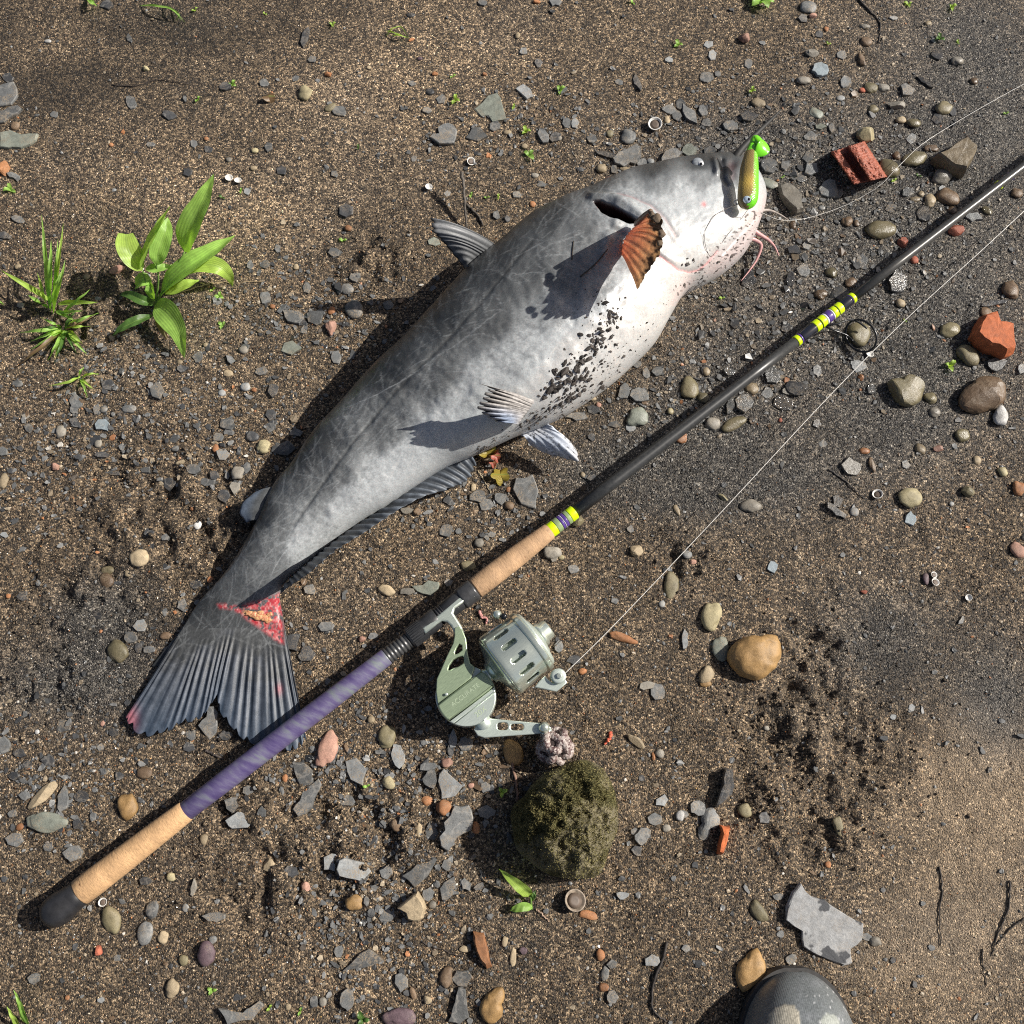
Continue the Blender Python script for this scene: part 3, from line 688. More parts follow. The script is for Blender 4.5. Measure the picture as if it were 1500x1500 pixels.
dome('eye_ring', 1094.8, 292.2, lz0+.0125, .0056, .75, glossk, le); dome('iris', 1094.2, 292.3, lz0+.0138, .0047, .75, simple('iris_foil', (.55, .66, .80), .15, nz=.35, scale=500, bmp=0, metal=.4), le)
dome('pupil', 1096.4, 291.8, lz0+.0159, .0022, .7, glossk, le)
steel = simple('steel', (.62, .62, .60), .25, 1, nz=.1)
t_ = np.linspace(0, 2*np.pi, 20); c0 = P(1080, 296, lz0+.006)
tube('hook_eye', np.stack([c0.x+.0030*np.cos(t_), c0.y+.0026*np.sin(t_), c0.z+0*t_], -1), .0008, steel, lure, 6)

# ------------------------------------------------------------------ fishing rod
def ry(x): return 1327-.7699*(x-92)
def rz(x): return float(np.interp(x, [60, 300, 440, 640, 820, 1200, 1500, 2200], [.0185, .024, .028, .034, .031, .022, .018, .016]))
def RPt(x): return P(x, ry(x), rz(x))
rod = empty('fishing_rod', P(640, ry(640), 0)); tag(rod, 'long dark fishing rod with cork grips, purple handle and neon yellow thread wraps', 'fishing rod')
def rodpart(name, prof, mat, parent=rod, seg=40, cols=None):
    """prof: (pixel x along the rod, radius in pixels)"""
    a = RPt(prof[0][0]); b = RPt(prof[-1][0]); ax = (b-a).normalized()
    return lathe(name, [((RPt(x)-a).dot(ax), max(r, .05)*mpp(x, ry(x))*.985) for x, r in prof], a, ax, mat, parent, seg, True, cols)
rubber = simple('black_rubber', (.022, .022, .024), .42, nz=.3, scale=120, bmp=.1)
rodpart('butt_cap', [(64,1),(65,8),(67,14),(71,19),(77,22.5),(85,23.8),(93,23.2),(101,21.2),(110,19.6),(117,19.3),(118,18)], rubber)
# cork: horizontal flecks round the grip
def corkmat(name, c):
    m, nt, bs = nodes_of(name); co = N(nt, 'ShaderNodeTexCoord').outputs['Object']
    mp = N(nt, 'ShaderNodeMapping'); nt.links.new(co, mp.inputs[0]); mp.vector_type = 'TEXTURE'; mp.inputs['Rotation'].default_value = (0, 0, math.radians(37.6)); mp.inputs['Scale'].default_value = (.30, 1.1, 1.1)
    f = noise(nt, mp.outputs[0], 260, 6, .7); g = noise(nt, mp.outputs[0], 110, 3); rings = noise(nt, mp.outputs[0], 24, 1)
    col = ramp(nt, f, [(.24, tuple(x*.36 for x in c)), (.44, tuple(x*.84 for x in c)), (.7, tuple(min(1, x*1.15) for x in c))])
    col = mulc(nt, col, ramp(nt, g, [(.24, (.35, .22, .14)), (.33, (1., 1., 1.)), (.8, (1.1, 1.1, 1.05))]))
    col = mulc(nt, col, ramp(nt, rings, [(.35, .86), (.65, 1.1)]))
    nt.links.new(col, bs.inputs['Base Color']); bs.inputs['Roughness'].default_value = .8
    bump(nt, bs, mth(nt, 'ADD', f, g), .35, .0012); return m
cork = corkmat('cork', (.60, .37, .19)); cork2 = corkmat('aged_cork', (.46, .29, .165))
rodpart('rear_cork_grip', [(117,10),(117.5,19.4),(119,20.2),(140,20.4),(175,19.6),(215,18.4),(250,17.2),(266,16.4),(272,15.6),(273.5,14)], cork, seg=56)
m, nt, bs = nodes_of('purple_wrap'); co = N(nt, 'ShaderNodeTexCoord').outputs['Object']
mp = N(nt, 'ShaderNodeMapping'); nt.links.new(co, mp.inputs[0]); mp.vector_type = 'TEXTURE'; mp.inputs['Rotation'].default_value = (0, 0, math.radians(62)); mp.inputs['Scale'].default_value = (.36, 1.5, 1.5)
wv = noise(nt, mp.outputs[0], 48, 4, .6); wv2 = noise(nt, co, 18, 2)
nt.links.new(ramp(nt, mth(nt, 'ADD', mth(nt, 'MULTIPLY', wv, .8), mth(nt, 'MULTIPLY', wv2, .2)), [(.36, (.075, .055, .15)), (.48, (.115, .095, .19)), (.55, (.15, .14, .215)), (.66, (.18, .205, .205))]), bs.inputs['Base Color'])
bs.inputs['Roughness'].default_value = .42; bump(nt, bs, wv, .15, .0006)
rodpart('purple_grip', [(272,13.8),(273,14.6),(330,15.2),(430,15.0),(500,14.2),(566,12.8),(568,12)], m, seg=48)
blkpl = simple('black_plastic', (.030, .031, .033), .36, nz=.2, scale=300, bmp=.05)
def ringp(x0, x1, r, n):
    L = [(x0, r-1.6)]
    for k in range(n):
        a = x0+(x1-x0)*k/n; d = (x1-x0)/n; L += [(a+d*.15, r-1.3), (a+d*.35, r), (a+d*.65, r), (a+d*.85, r-1.3)]
    return L+[(x1, r-1.6)]
seat = empty('reel_seat', RPt(635)-rod.location); seat.parent = rod
rodpart('thread', ringp(566, 600, 13.0, 7), simple('grey_thread', (.075, .075, .075), .38, metal=.3, bmp=.02), seat)
kn = rodpart('lock_nut', [(599,13),(600,15.2),(614,15.4),(621,15.4),(622,15),(626,15.6),(640,15.8),(641,14.8)], blkpl, seat, 96)
# knurls on the lock nut
a = RPt(602); b = RPt(620); ax = (b-a).normalized(); u = ax.orthogonal().normalized(); v = ax.cross(u); V = []; F = []
for k in range(26):
    t = 2*math.pi*k/26; d = u*math.cos(t)+v*math.sin(t); e = ax.cross(d); r0 = 15.2*mpp(610, ry(610))*.985
    for s_ in (0, 1):
        for (q, h) in ((-1, -.0004), (-.7, .0007), (.7, .0007), (1, -.0004)): V.append((a if not s_ else b)+d*(r0+h)+e*(q*.0010))
    o_ = k*8; F += [[o_, o_+1, o_+5, o_+4], [o_+1, o_+2, o_+6, o_+5], [o_+2, o_+3, o_+7, o_+6], [o_, o_+3, o_+2, o_+1], [o_+4, o_+5, o_+6, o_+7]]
mesh_o('knurling', V, F, blkpl, seat, False)
rodpart('rubber_rings', ringp(641, 651, 14.6, 3), rubber, seat)
rodpart('seat_barrel', [(650,13.4),(651,14.4),(678,14.8),(679,14)], blkpl, seat)
rodpart('hood', [(674,14),(675,16.4),(677,16.8),(692,16.8),(694.5,16.2),(695,13)], simple('dark_hood', (.062, .063, .066), .33, metal=.35, bmp=.03), seat)
rodpart('fore_cork_grip', [(694.5,12),(695,15.2),(697,16.2),(720,16.4),(755,15.8),(785,14.0),(801,12.6),(805,11.8),(806,10)], cork2, seg=56)
neon = simple('neon_thread', (.60, .82, .0), .35, nz=.08, scale=500, bmp=.05, coat=.4); sage = simple('sage_thread', (.25, .33, .16), .35, nz=.15, coat=.4)
purp = simple('purple_thread', (.085, .045, .24), .3, nz=.2, coat=.5); whit = simple('white_thread', (.62, .60, .66), .4, bmp=0); gblk = simple('epoxy_black', (.012, .013, .020), .08, nz=.2, bmp=0, coat=.6)
def band(x0, x1, r, mt): rodpart('wrap_band', [(x0,r-1.2),(x0+.3,r-.15),(x0+.9,r),(x1-.9,r),(x1-.3,r-.15),(x1,r-1.2)], mt, rod, 32)
for x0, x1, mt in ((805,813,neon),(813,819.5,sage),(819.5,823,purp),(823,824,whit),(824,828,purp),(828,833,sage),(833,841.5,neon)): band(x0, x1, 11.2-(x0-805)*.012, mt)
m, nt, bs = nodes_of('graphite'); co = N(nt, 'ShaderNodeTexCoord').outputs['Object']
nt.links.new(ramp(nt, noise(nt, co, 240, 5, .7), [(.3, (.020, .021, .022)), (.7, (.045, .046, .046))]), bs.inputs['Base Color']); bs.inputs['Roughness'].default_value = .36; blank_m = m
rodpart('blank', [(841,9.6),(900,9.3),(1000,8.6),(1100,7.9),(1168,7.4)], blank_m)
for x0, x1, r_, mt in ((1165,1170,8.3,neon),(1170,1172.5,8.4,purp),(1172.5,1192,8.7,gblk),(1192,1199,9.0,neon),(1199,1200,8.9,gblk),(1200,1207,9.1,neon),(1207,1209.5,8.9,whit),(1209.5,1216,9.0,purp),
                       (1216,1218,8.9,whit),(1218,1223.5,9.0,neon),(1223.5,1224.3,8.9,gblk),(1224.3,1231.5,8.9,neon),(1231.5,1244,8.5,gblk),(1244,1245.5,8.3,purp),(1245.5,1250,8.2,neon)): band(x0, x1, r_, mt)
rodpart('tip_blank', [(1248,6.9),(1320,6.5),(1400,6.1),(1463,5.8),(1600,5.2),(1900,4.2),(2200,3.0)], simple('grey_graphite', (.085, .083, .078), .30, metal=.35, nz=.2, scale=300, bmp=.05))
for x0, x1, r_, mt in ((1461,1464.5,6.8,neon),(1464.5,1478,6.7,gblk),(1478,1481,6.6,purp)): band(x0, x1, r_, mt)
# line guide lying toward the ground
gd = empty('line_guide', P(1255, 488, .012)-rod.location); gd.parent = rod
wire = simple('black_wire', (.015, .015, .016), .25, bmp=0)
cg = P(1261, 492, .017); la = (P(1281, 514, .017)-P(1243, 470, .017)); la.normalize(); lb = Vector((-la.y, la.x, 0))
t_ = np.linspace(0, 2*np.pi, 48); R0 = .0205
ring = [cg+la*(R0*math.cos(t))+(lb*.60+Vector((0, 0, .62)))*(R0*.92*math.sin(t)) for t in t_]
tube('ring', [p if p.z > .004 else Vector((p.x, p.y, .004)) for p in ring], .0013, wire, gd, 8)
p1 = P(1199, ry(1199)+2, rz(1199)-.002); p2 = P(1203, ry(1203)+4, rz(1203)-.003)
tube('guide_leg', crom([p1, P(1222, 475, .024), P(1243, 469, .022), P(1256, 471, .020), P(1270, 481, .018)], 24), .0012, wire, gd, 8)
tube('guide_leg', crom([p2, P(1222, 484, .018), P(1240, 491, .012), P(1250, 500, .009)], 20), .0011, wire, gd, 8)

# ------------------------------------------------------------------ reel
reel = empty('fishing_reel', P(690, 1010, 0)); tag(reel, 'satin silver spinning reel with painted green reflections, clamped under rod, slotted spool, knotted cord knob', 'fishing reel')
def metal(name, c, rough, mt=.6, nz=.08):
    m, nt, bs = nodes_of(name); co = N(nt, 'ShaderNodeTexCoord').outputs['Object']
    mp = N(nt, 'ShaderNodeMapping'); nt.links.new(co, mp.inputs[0]); mp.vector_type = 'TEXTURE'; mp.inputs['Rotation'].default_value = (0, 0, math.radians(37)); mp.inputs['Scale'].default_value = (1, .15, .15)
    f = noise(nt, mp.outputs[0], 160, 4, .7)
    nt.links.new(ramp(nt, f, [(.3, tuple(x*(1-nz) for x in c)), (.7, tuple(min(1, x*(1+nz)) for x in c))]), bs.inputs['Base Color'])
    nt.links.new(ramp(nt, f, [(.3, rough*.8), (.7, rough*1.25)]), bs.inputs['Roughness']); bs.inputs['Metallic'].default_value = mt
    return m
satin = metal('satin_metal_green_reflection', (.33, .41, .27), .36, .5); silver = metal('silver_metal', (.62, .69, .62), .27, .55); chrome = metal('polished_metal', (.68, .74, .64), .16, .78)  # green of mirrored trees painted into the reel metals' base colours
CB, RB = (683, 1021), 44.0
ang = math.radians(37.6); AX = (math.cos(ang), -math.sin(ang)); NRM = (math.sin(ang), math.cos(ang))      # along the rod, and away from it, in the photograph's axes
def segpoly(d0, d1, R=RB, c=CB, n=36):
    L = []
    def cx(d): return math.sqrt(max(R*R-d*d, 0))
    for k in range(n+1):
        d = d0+(d1-d0)*k/n; L.append((cx(d), d))
    for k in range(n+1):
        d = d1+(d0-d1)*k/n; L.append((-cx(d), d))
    return [(c[0]+AX[0]*a+NRM[0]*b, c[1]+AX[1]*a+NRM[1]*b) for a, b in L]
ro = empty('gear_housing', Vector(P(*CB, .03))-reel.location); ro.parent = reel
circ = [(CB[0]+RB*math.cos(k*2*math.pi/80), CB[1]+RB*math.sin(k*2*math.pi/80)) for k in range(80)]
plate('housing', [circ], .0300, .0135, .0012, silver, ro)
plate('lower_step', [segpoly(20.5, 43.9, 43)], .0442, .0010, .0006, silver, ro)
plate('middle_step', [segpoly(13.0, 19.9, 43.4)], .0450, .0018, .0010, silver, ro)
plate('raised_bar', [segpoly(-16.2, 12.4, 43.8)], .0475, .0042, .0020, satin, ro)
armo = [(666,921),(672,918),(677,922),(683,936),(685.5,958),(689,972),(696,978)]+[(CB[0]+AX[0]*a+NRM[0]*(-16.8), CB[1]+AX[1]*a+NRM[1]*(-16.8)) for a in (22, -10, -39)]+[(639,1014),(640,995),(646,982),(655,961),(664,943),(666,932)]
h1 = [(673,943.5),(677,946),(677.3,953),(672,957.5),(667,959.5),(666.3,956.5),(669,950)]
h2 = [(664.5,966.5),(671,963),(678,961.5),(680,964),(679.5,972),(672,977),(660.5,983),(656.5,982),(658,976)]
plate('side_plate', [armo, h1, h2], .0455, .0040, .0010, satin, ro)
plate('reel_foot', [[(618,921),(624,929.5),(641,915),(648,910.5),(655,912),(661,918),(666,930),(681,930),(676,917),(669,906),(664.5,899),(667,892),(684,879.5),(679,871),(650,895)]], .0400, .0050, .0022, metal('foot_metal', (.56, .62, .54), .28), reel)
def text3d(txt, px, py, z, size, mat, parent, off=0.0):
    cu = bpy.data.curves.new('engraving', 'FONT'); cu.body = txt; cu.size = size; cu.extrude = .00008; cu.align_x = 'CENTER'; cu.align_y = 'CENTER'
    t = bpy.data.objects.new('tmp', cu); COL.objects.link(t); dg = bpy.context.evaluated_depsgraph_get(); dg.update()
    me = bpy.data.meshes.new_from_object(t.evaluated_get(dg)); bpy.data.objects.remove(t); bpy.data.curves.remove(cu)
    p = P(px, py, z)-Vector(root_loc(parent)); me.transform(Matrix.Translation(p) @ Matrix.Rotation(ang, 4, 'Z')); me.materials.clear(); me.name = 'engraving'
    return link('engraving', me, mat, parent)
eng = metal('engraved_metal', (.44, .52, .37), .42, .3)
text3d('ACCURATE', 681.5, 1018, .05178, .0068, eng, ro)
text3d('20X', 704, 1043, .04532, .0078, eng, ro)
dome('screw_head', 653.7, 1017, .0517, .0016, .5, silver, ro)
# rotor: axis parallel to the rod
RC = P(730, 977, .040); RD = (P(780, 977-.7699*50, .040)-RC).normalized(); q_ = mpp(750, 960)*.955
rot = empty('spool', RC-reel.location); rot.parent = reel
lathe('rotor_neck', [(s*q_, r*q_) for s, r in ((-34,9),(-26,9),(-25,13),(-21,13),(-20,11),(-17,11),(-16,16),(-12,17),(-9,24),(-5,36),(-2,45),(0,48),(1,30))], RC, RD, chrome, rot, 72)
# slotted barrel
na, ns = 756, 100; u = RD.orthogonal().normalized(); v = RD.cross(u)
prof = crom([(0,47.5),(2,50.5),(6,51.3),(14,51),(40,49.6),(54,48.6),(56,49.2),(57.5,50.6),(63,50.6),(65,49.6),(66.5,46)], ns)
V = []
for s, r_ in prof:
    for k in range(na):
        a = 2*math.pi*k/na; V.append(RC+RD*(s*q_)+(u*math.cos(a)+v*math.sin(a))*(r_*q_))
F = []
for i in range(ns-1):
    for k in range(na):
        s = (prof[i][0]+prof[i+1][0])/2; a = ((k+.5)/na*14) % 1
        dx = max(abs(s-29)-7.5, 0); dy = abs(a-.5)*2*math.pi*50/14
        if math.hypot(dx, dy) < 4.6: continue
        F.append([i*na+k, i*na+(k+1) % na, (i+1)*na+(k+1) % na, (i+1)*na+k])
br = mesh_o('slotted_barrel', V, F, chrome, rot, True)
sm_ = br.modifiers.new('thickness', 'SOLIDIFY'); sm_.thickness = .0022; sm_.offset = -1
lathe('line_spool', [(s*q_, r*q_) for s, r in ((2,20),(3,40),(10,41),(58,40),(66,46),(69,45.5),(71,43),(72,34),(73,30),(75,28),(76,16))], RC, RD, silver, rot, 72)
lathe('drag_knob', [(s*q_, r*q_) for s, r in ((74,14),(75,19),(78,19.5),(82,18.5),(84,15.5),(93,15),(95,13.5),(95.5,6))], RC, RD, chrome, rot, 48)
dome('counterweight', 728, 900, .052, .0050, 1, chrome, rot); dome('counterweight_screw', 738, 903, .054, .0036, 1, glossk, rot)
bail = empty('bail_arm', Vector(P(815, 1000, .05))-reel.location); bail.parent = reel
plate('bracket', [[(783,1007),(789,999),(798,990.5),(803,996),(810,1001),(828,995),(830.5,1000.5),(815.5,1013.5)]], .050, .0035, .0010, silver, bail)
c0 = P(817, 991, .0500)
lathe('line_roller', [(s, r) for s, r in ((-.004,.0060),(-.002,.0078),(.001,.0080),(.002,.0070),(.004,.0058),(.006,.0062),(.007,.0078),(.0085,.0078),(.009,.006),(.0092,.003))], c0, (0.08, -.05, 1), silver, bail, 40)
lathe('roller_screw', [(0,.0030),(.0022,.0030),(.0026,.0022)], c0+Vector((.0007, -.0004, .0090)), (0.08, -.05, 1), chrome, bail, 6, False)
hd = empty('crank_handle', Vector(P(740, 1068, .02))-reel.location); hd.parent = reel
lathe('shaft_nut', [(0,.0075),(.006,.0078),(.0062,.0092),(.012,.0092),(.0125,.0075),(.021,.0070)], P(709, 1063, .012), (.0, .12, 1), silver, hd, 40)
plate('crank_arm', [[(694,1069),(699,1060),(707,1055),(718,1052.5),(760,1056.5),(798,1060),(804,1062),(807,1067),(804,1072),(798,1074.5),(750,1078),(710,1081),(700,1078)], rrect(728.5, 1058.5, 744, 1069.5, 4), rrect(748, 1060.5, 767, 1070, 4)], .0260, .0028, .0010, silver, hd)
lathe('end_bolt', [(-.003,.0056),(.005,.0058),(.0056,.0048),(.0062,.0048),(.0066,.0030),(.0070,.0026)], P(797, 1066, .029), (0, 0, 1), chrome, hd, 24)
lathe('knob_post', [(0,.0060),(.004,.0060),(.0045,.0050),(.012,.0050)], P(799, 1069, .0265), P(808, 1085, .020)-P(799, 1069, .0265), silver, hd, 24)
# knotted cord knob: one cord wound over and under round a ball
kc = P(813, 1093, .0205); knob = empty('cord_knob', kc-reel.location-hd.location); knob.parent = hd
m, nt, bs = nodes_of('braided_cord'); co = N(nt, 'ShaderNodeTexCoord').outputs['Object']
vo = N(nt, 'ShaderNodeTexVoronoi'); vo.inputs['Scale'].default_value = 620; nt.links.new(co, vo.inputs['Vector']); sp_ = N(nt, 'ShaderNodeSeparateColor'); nt.links.new(vo.outputs['Color'], sp_.inputs[0])
f = noise(nt, co, 150, 3)
nt.links.new(ramp(nt, mth(nt, 'ADD', mth(nt, 'MULTIPLY', sp_.outputs[0], .45), mth(nt, 'MULTIPLY', f, .55)), [(.32, (.09, .045, .045)), (.5, (.26, .20, .18)), (.66, (.42, .37, .34))]), bs.inputs['Base Color'])
bs.inputs['Roughness'].default_value = .6; bump(nt, bs, vo.outputs['Distance'], .35, .0010); cordm = m
t_ = np.linspace(0, 2*np.pi, 620); KR = .0155
ax0 = np.array([.35, -.62, .55]); ax0 /= np.linalg.norm(ax0); e1 = np.cross(ax0, [0, 0, 1.]); e1 /= np.linalg.norm(e1); e2 = np.cross(ax0, e1)
lo_ = 3*t_; la_ = 1.05*np.sin(5*t_); rk = KR*(1+.12*np.cos(15*t_))
pts = np.array(kc)+(np.cos(la_)*np.cos(lo_)*rk)[:, None]*e1+(np.cos(la_)*np.sin(lo_)*rk)[:, None]*e2+(np.sin(la_)*rk*.95)[:, None]*ax0
tube('cord', pts, .0043*(1+.06*np.sin(t_*150)), cordm, knob, 10)
bmx = bmesh.new(); bmesh.ops.create_icosphere(bmx, subdivisions=3, radius=.0135)
mesh_o('cord_core', [v.co+kc for v in bmx.verts], [[v.index for v in f.verts] for f in bmx.faces], simple('dark_core', (.05, .035, .032), .8), knob); bmx.free()

# fishing lines
linem, nt, bs = nodes_of('mono_line'); bs.inputs['Base Color'].default_value = (.62, .60, .56, 1); bs.inputs['Roughness'].default_value = .25
f = noise(nt, N(nt, 'ShaderNodeTexCoord').outputs['Object'], 300); nt.links.new(ramp(nt, f, [(.3, (.5, .48, .44)), (.7, (.72, .70, .66))]), bs.inputs['Base Color'])
l1 = tube('fishing_line', crom([P(826, 988, .055), P(900, 915, .048), P(1050, 757, .036), P(1215, 580, .026), P(1330, 465, .021), P(1500, 309, .022), P(1800, 20, .02)], 80), .00042, linem, None, 5)
tag(own(l1), 'pale straight fishing line running from the reel roller past the line guide', 'fishing line')
l2 = tube('fishing_line', crom([P(1103, 308, .062), P(1117, 312, .050), P(1143, 322, .030), P(1180, 320, .014), P(1233, 303, .010), P(1270, 284, .016), P(1293, 268, .022), P(1320, 240, .026), P(1367, 200, .020), P(1500, 123, .016), P(1700, 20, .01)], 110), .00028, linem, None, 5)
tag(own(l2), 'thin pale fishing line trailing from the catfish mouth over the greenish pebbles', 'fishing line')
def hp(a, b, u=.0012): return P(a, b, fz(a, b)+u)
l3 = tube('fishing_line', crom([P(1096, 306, lz0+.006), hp(1086, 320), hp(1065, 345), hp(1044, 374), hp(1036, 368), hp(1032, 345), hp(1040, 325), hp(1052, 312, .004), P(1080, 299, lz0+.006)], 80), .0003, simple('dark_line', (.12, .10, .09), .4, bmp=0), None, 5)
tag(own(l3), 'fine dark leader line looped over the white chin of the catfish', 'fishing line')

# ------------------------------------------------------------------ mossy rock
OUT = [(747,1196),(752,1180),(768,1166),(779,1150),(800,1130),(830,1118),(855,1112),(880,1121),(894,1140),(902,1160),(907,1195),(905,1222),(892,1248),(886,1272),(872,1287),(840,1289),(803,1282),(775,1263),(757,1245),(751,1220)]
oc = np.array([828, 1202.]); NA, NR = 220, 90
oo = crom(OUT+[OUT[0]], NA+1)[:-1]
Wl = PN(oo[:, 0], oo[:, 1], .022); cw = np.array(P(830, 1202, .022))
rr_ = np.linspace(0, 1.0, NR)
Vt = cw[None, None, :]+(Wl-cw)[None, :, :]*rr_[:, None, None]
hgt = .062*(1-rr_**2.8)**.52
ax_, ay_ = Vt[..., 0], Vt[..., 1]
nz_ = (fbm(ax_*34, ay_*34, 5, 501)-.5)*.030+(np.abs(fbm(ax_*70, ay_*70, 3, 507)-.5)*-2+.25)*.012+(fbm(ax_*190, ay_*190, 3, 511)-.5)*.006
Vt[..., 2] = .006+hgt[:, None]+nz_*np.clip(hgt[:, None]/.03, 0, 1)+.010*((ax_-cw[0])/.06)*rr_[:, None]*0
low = Vt[-1].copy(); low[:, 2] = -.01; low[:, :2] = cw[:2]+(low[:, :2]-cw[:2])*.93
Vt = np.concatenate([Vt, low[None]]); NR2 = NR+1
rock = empty('mossy_rock', (cw[0], cw[1], 0)); tag(rock, 'fist sized rock overgrown with dark green moss below the reel crank', 'rock')
kk = fbm(Vt[..., 0]*30, Vt[..., 1]*30, 4, 521); k2 = fbm(Vt[..., 0]*120, Vt[..., 1]*120, 3, 523)
gr_ = sst(.38, .58, kk+(Vt[..., 1]-cw[1])*1.2)
rc = rgb((.20, .175, .11))*(1-gr_[..., None])+rgb((.095, .090, .035))*gr_[..., None]; rc = rc*(.55+.9*k2[..., None])
rockm = attrmat('rock_face', .85, .3, 700); ntk = rockm.node_tree; g_ = N(ntk, 'ShaderNodeNewGeometry').outputs['Position']; bump(ntk, ntk.nodes['Principled BSDF'], noise(ntk, g_, 420, 5, .7), .9, .003)
mesh_o('stone_body', Vt.reshape(-1, 3), gridF(NR2, NA, True)[:, ::-1], rockm, rock, True, rc.reshape(-1, 3))
# moss: short curled blades
nb = 26000; ii = rng.integers(2, NR-3, nb*3); ii = ii[rng.random(len(ii)) < ii/NR][:nb]; nb = len(ii); jj = rng.integers(0, NA, nb)
keep = rng.random(nb) < (.7+.4*gr_[ii, jj]); ii, jj = ii[keep], jj[keep]; nb = len(ii)
b0 = Vt[ii, jj]+rng.normal(0, .0006, (nb, 3)); dirn = rng.normal(0, .75, (nb, 3)); dirn[:, 2] = 1; dirn /= np.linalg.norm(dirn, axis=1)[:, None]
sd_ = np.cross(dirn, rng.normal(0, 1, (nb, 3))); sd_ /= np.linalg.norm(sd_, axis=1)[:, None]; L_ = rng.uniform(.0012, .0034, nb)[:, None]
V = np.stack([b0-sd_*.0004, b0+sd_*.0004, b0+dirn*L_], 1).reshape(-1, 3)
mc = rgb((.135, .122, .052))*rng.uniform(.5, 1.9, (nb, 1))+rgb((.05, .035, .012))*rng.random((nb, 1))
ms = mesh_o('moss', V, np.arange(nb*3).reshape(-1, 3), attrmat('moss', .8, .2), rock, False, np.repeat(mc, 3, 0)); tag(ms, kind='stuff')

# ------------------------------------------------------------------ wading boot
tp = P(1167, 1426, .028)
boot = empty('wading_boot', (tp.x, tp.y-.06, 0)); tag(boot, 'toe of a grey rubber boot with dried mud patches, entering at the bottom edge', 'boot')
nd, nc = 150, 90; d_ = np.concatenate([[0.0005], np.linspace(.0012, .30, nd-1)**1.0]); d_[:60] = .0006+.075*np.linspace(0, 1, 60)**1.9; d_[60:] = np.linspace(.0765, .29, nd-60)
hw = .0575*(1-(1-np.clip(d_/.088, 0, 1))**2.15)**(1/2.1); hw = np.where(d_ > .15, hw-(d_-.15)*.10, hw)
ht = .070*(1-(1-np.clip(d_/.105, 0, 1))**2.3)**(1/1.9)+np.clip(d_-.11, 0, 1)*.35
tt_ = np.linspace(0, math.pi, nc)
V = np.zeros((nd, nc, 3)); V[..., 0] = tp.x+.002+np.sign(np.cos(tt_))*np.abs(np.cos(tt_))**.85*hw[:, None]; V[..., 1] = tp.y-d_[:, None]; V[..., 2] = .010+np.sin(tt_)[None]**.8*ht[:, None]
V[..., 0] += .06*(-d_[:, None])*.35
V[..., 2] += (fbm(V[..., 0]*40, V[..., 1]*40, 3, 601)-.5)*.0025*np.sin(tt_)[None]
bx, by = proj(V)
def smask(poly, soft, s): 
    d = pdist(bx, by, poly+[poly[0]]); sg = np.where(inpoly(bx, by, poly), d, -d)+(fbm(bx/5, by/5, 3, s)-.5)*4; return sst(-soft, soft, sg)
mA = smask([(1120,1530),(1126,1488),(1135,1476),(1150,1471),(1164,1473),(1171,1483),(1175,1530)], .5, 603); mB = smask([(1203,1530),(1202,1494),(1212,1484),(1224,1488),(1232,1502),(1236,1530)], 1.5, 605)
bc = np.ones((nd, nc, 1))*rgb((.145, .158, .162)); film = np.clip((fbm(bx/16, by/16, 3, 607)-.42)*3, 0, 1)*sst(1150, 1190, bx); bc = bc*(1-.35*film[..., None])+rgb((.25, .26, .28))*.35*film[..., None]
spt = (vn(bx/2.2, by/2.2, 609) > .86)[..., None]*.55; bc = bc*(1-spt*.5)+rgb((.04, .045, .05))*spt*.5
dr = (vn(bx/1.7, by/1.7, 613) > .93)[..., None]*sst(1165, 1200, bx)[..., None]*.7; bc = bc*(1-dr)+rgb((.55, .55, .56))*dr
bc = bc*(1-mA[..., None])+(rgb((.50, .46, .37))*(.6+.7*fbm(bx/3, by/3, 3, 615)[..., None]))*mA[..., None]; bc = bc*(1-.8*mB[..., None])+rgb((.36, .38, .34))*.8*mB[..., None]
V[..., 2] += mA*.0006
m = attrmat('boot_rubber', .38, .5, 500); ntb = m.node_tree; co = N(ntb, 'ShaderNodeTexCoord').outputs['Object']
wv = N(ntb, 'ShaderNodeTexWave'); wv.inputs['Scale'].default_value = 160; ntb.links.new(co, wv.inputs['Vector']); bump(ntb, ntb.nodes['Principled BSDF'], mth(ntb, 'ADD', wv.outputs['Fac'], noise(ntb, co, 800)), .10, .0006)
mesh_o('boot_upper', V.reshape(-1, 3), gridF(nd, nc), m, boot, True, bc.reshape(-1, 3))
so = np.zeros((nd, 2, 3)); 
outl = [(tp.x+.002-.021*d+sgn*(h+.0022), tp.y-d+(.003 if i < 40 else 0)) for sgn, rng_ in ((-1, range(nd)), (1, range(nd-1, -1, -1))) for i in rng_ for d, h in ((d_[i], hw[i]),)]
k = len(outl); V = [(x, y, z) for z in (-.004, .010, .0125) for x, y in outl]
F = [[j*k+i, j*k+(i+1) % k, (j+1)*k+(i+1) % k, (j+1)*k+i] for j in (0, 1) for i in range(k)]+[[2*k+i for i in range(k)], [i for i in range(k)][::-1]]
mesh_o('sole', V, F, simple('sole_rubber', (.035, .033, .032), .7, nz=.3), boot, False)
lathe('boot_shaft', [(0,.052),(.05,.056),(.15,.062),(.30,.075),(.36,.080)], (tp.x-.006, tp.y-.225, .055), (0, -.12, 1), simple('shaft_rubber', (.105, .115, .118), .4), boot, 48)

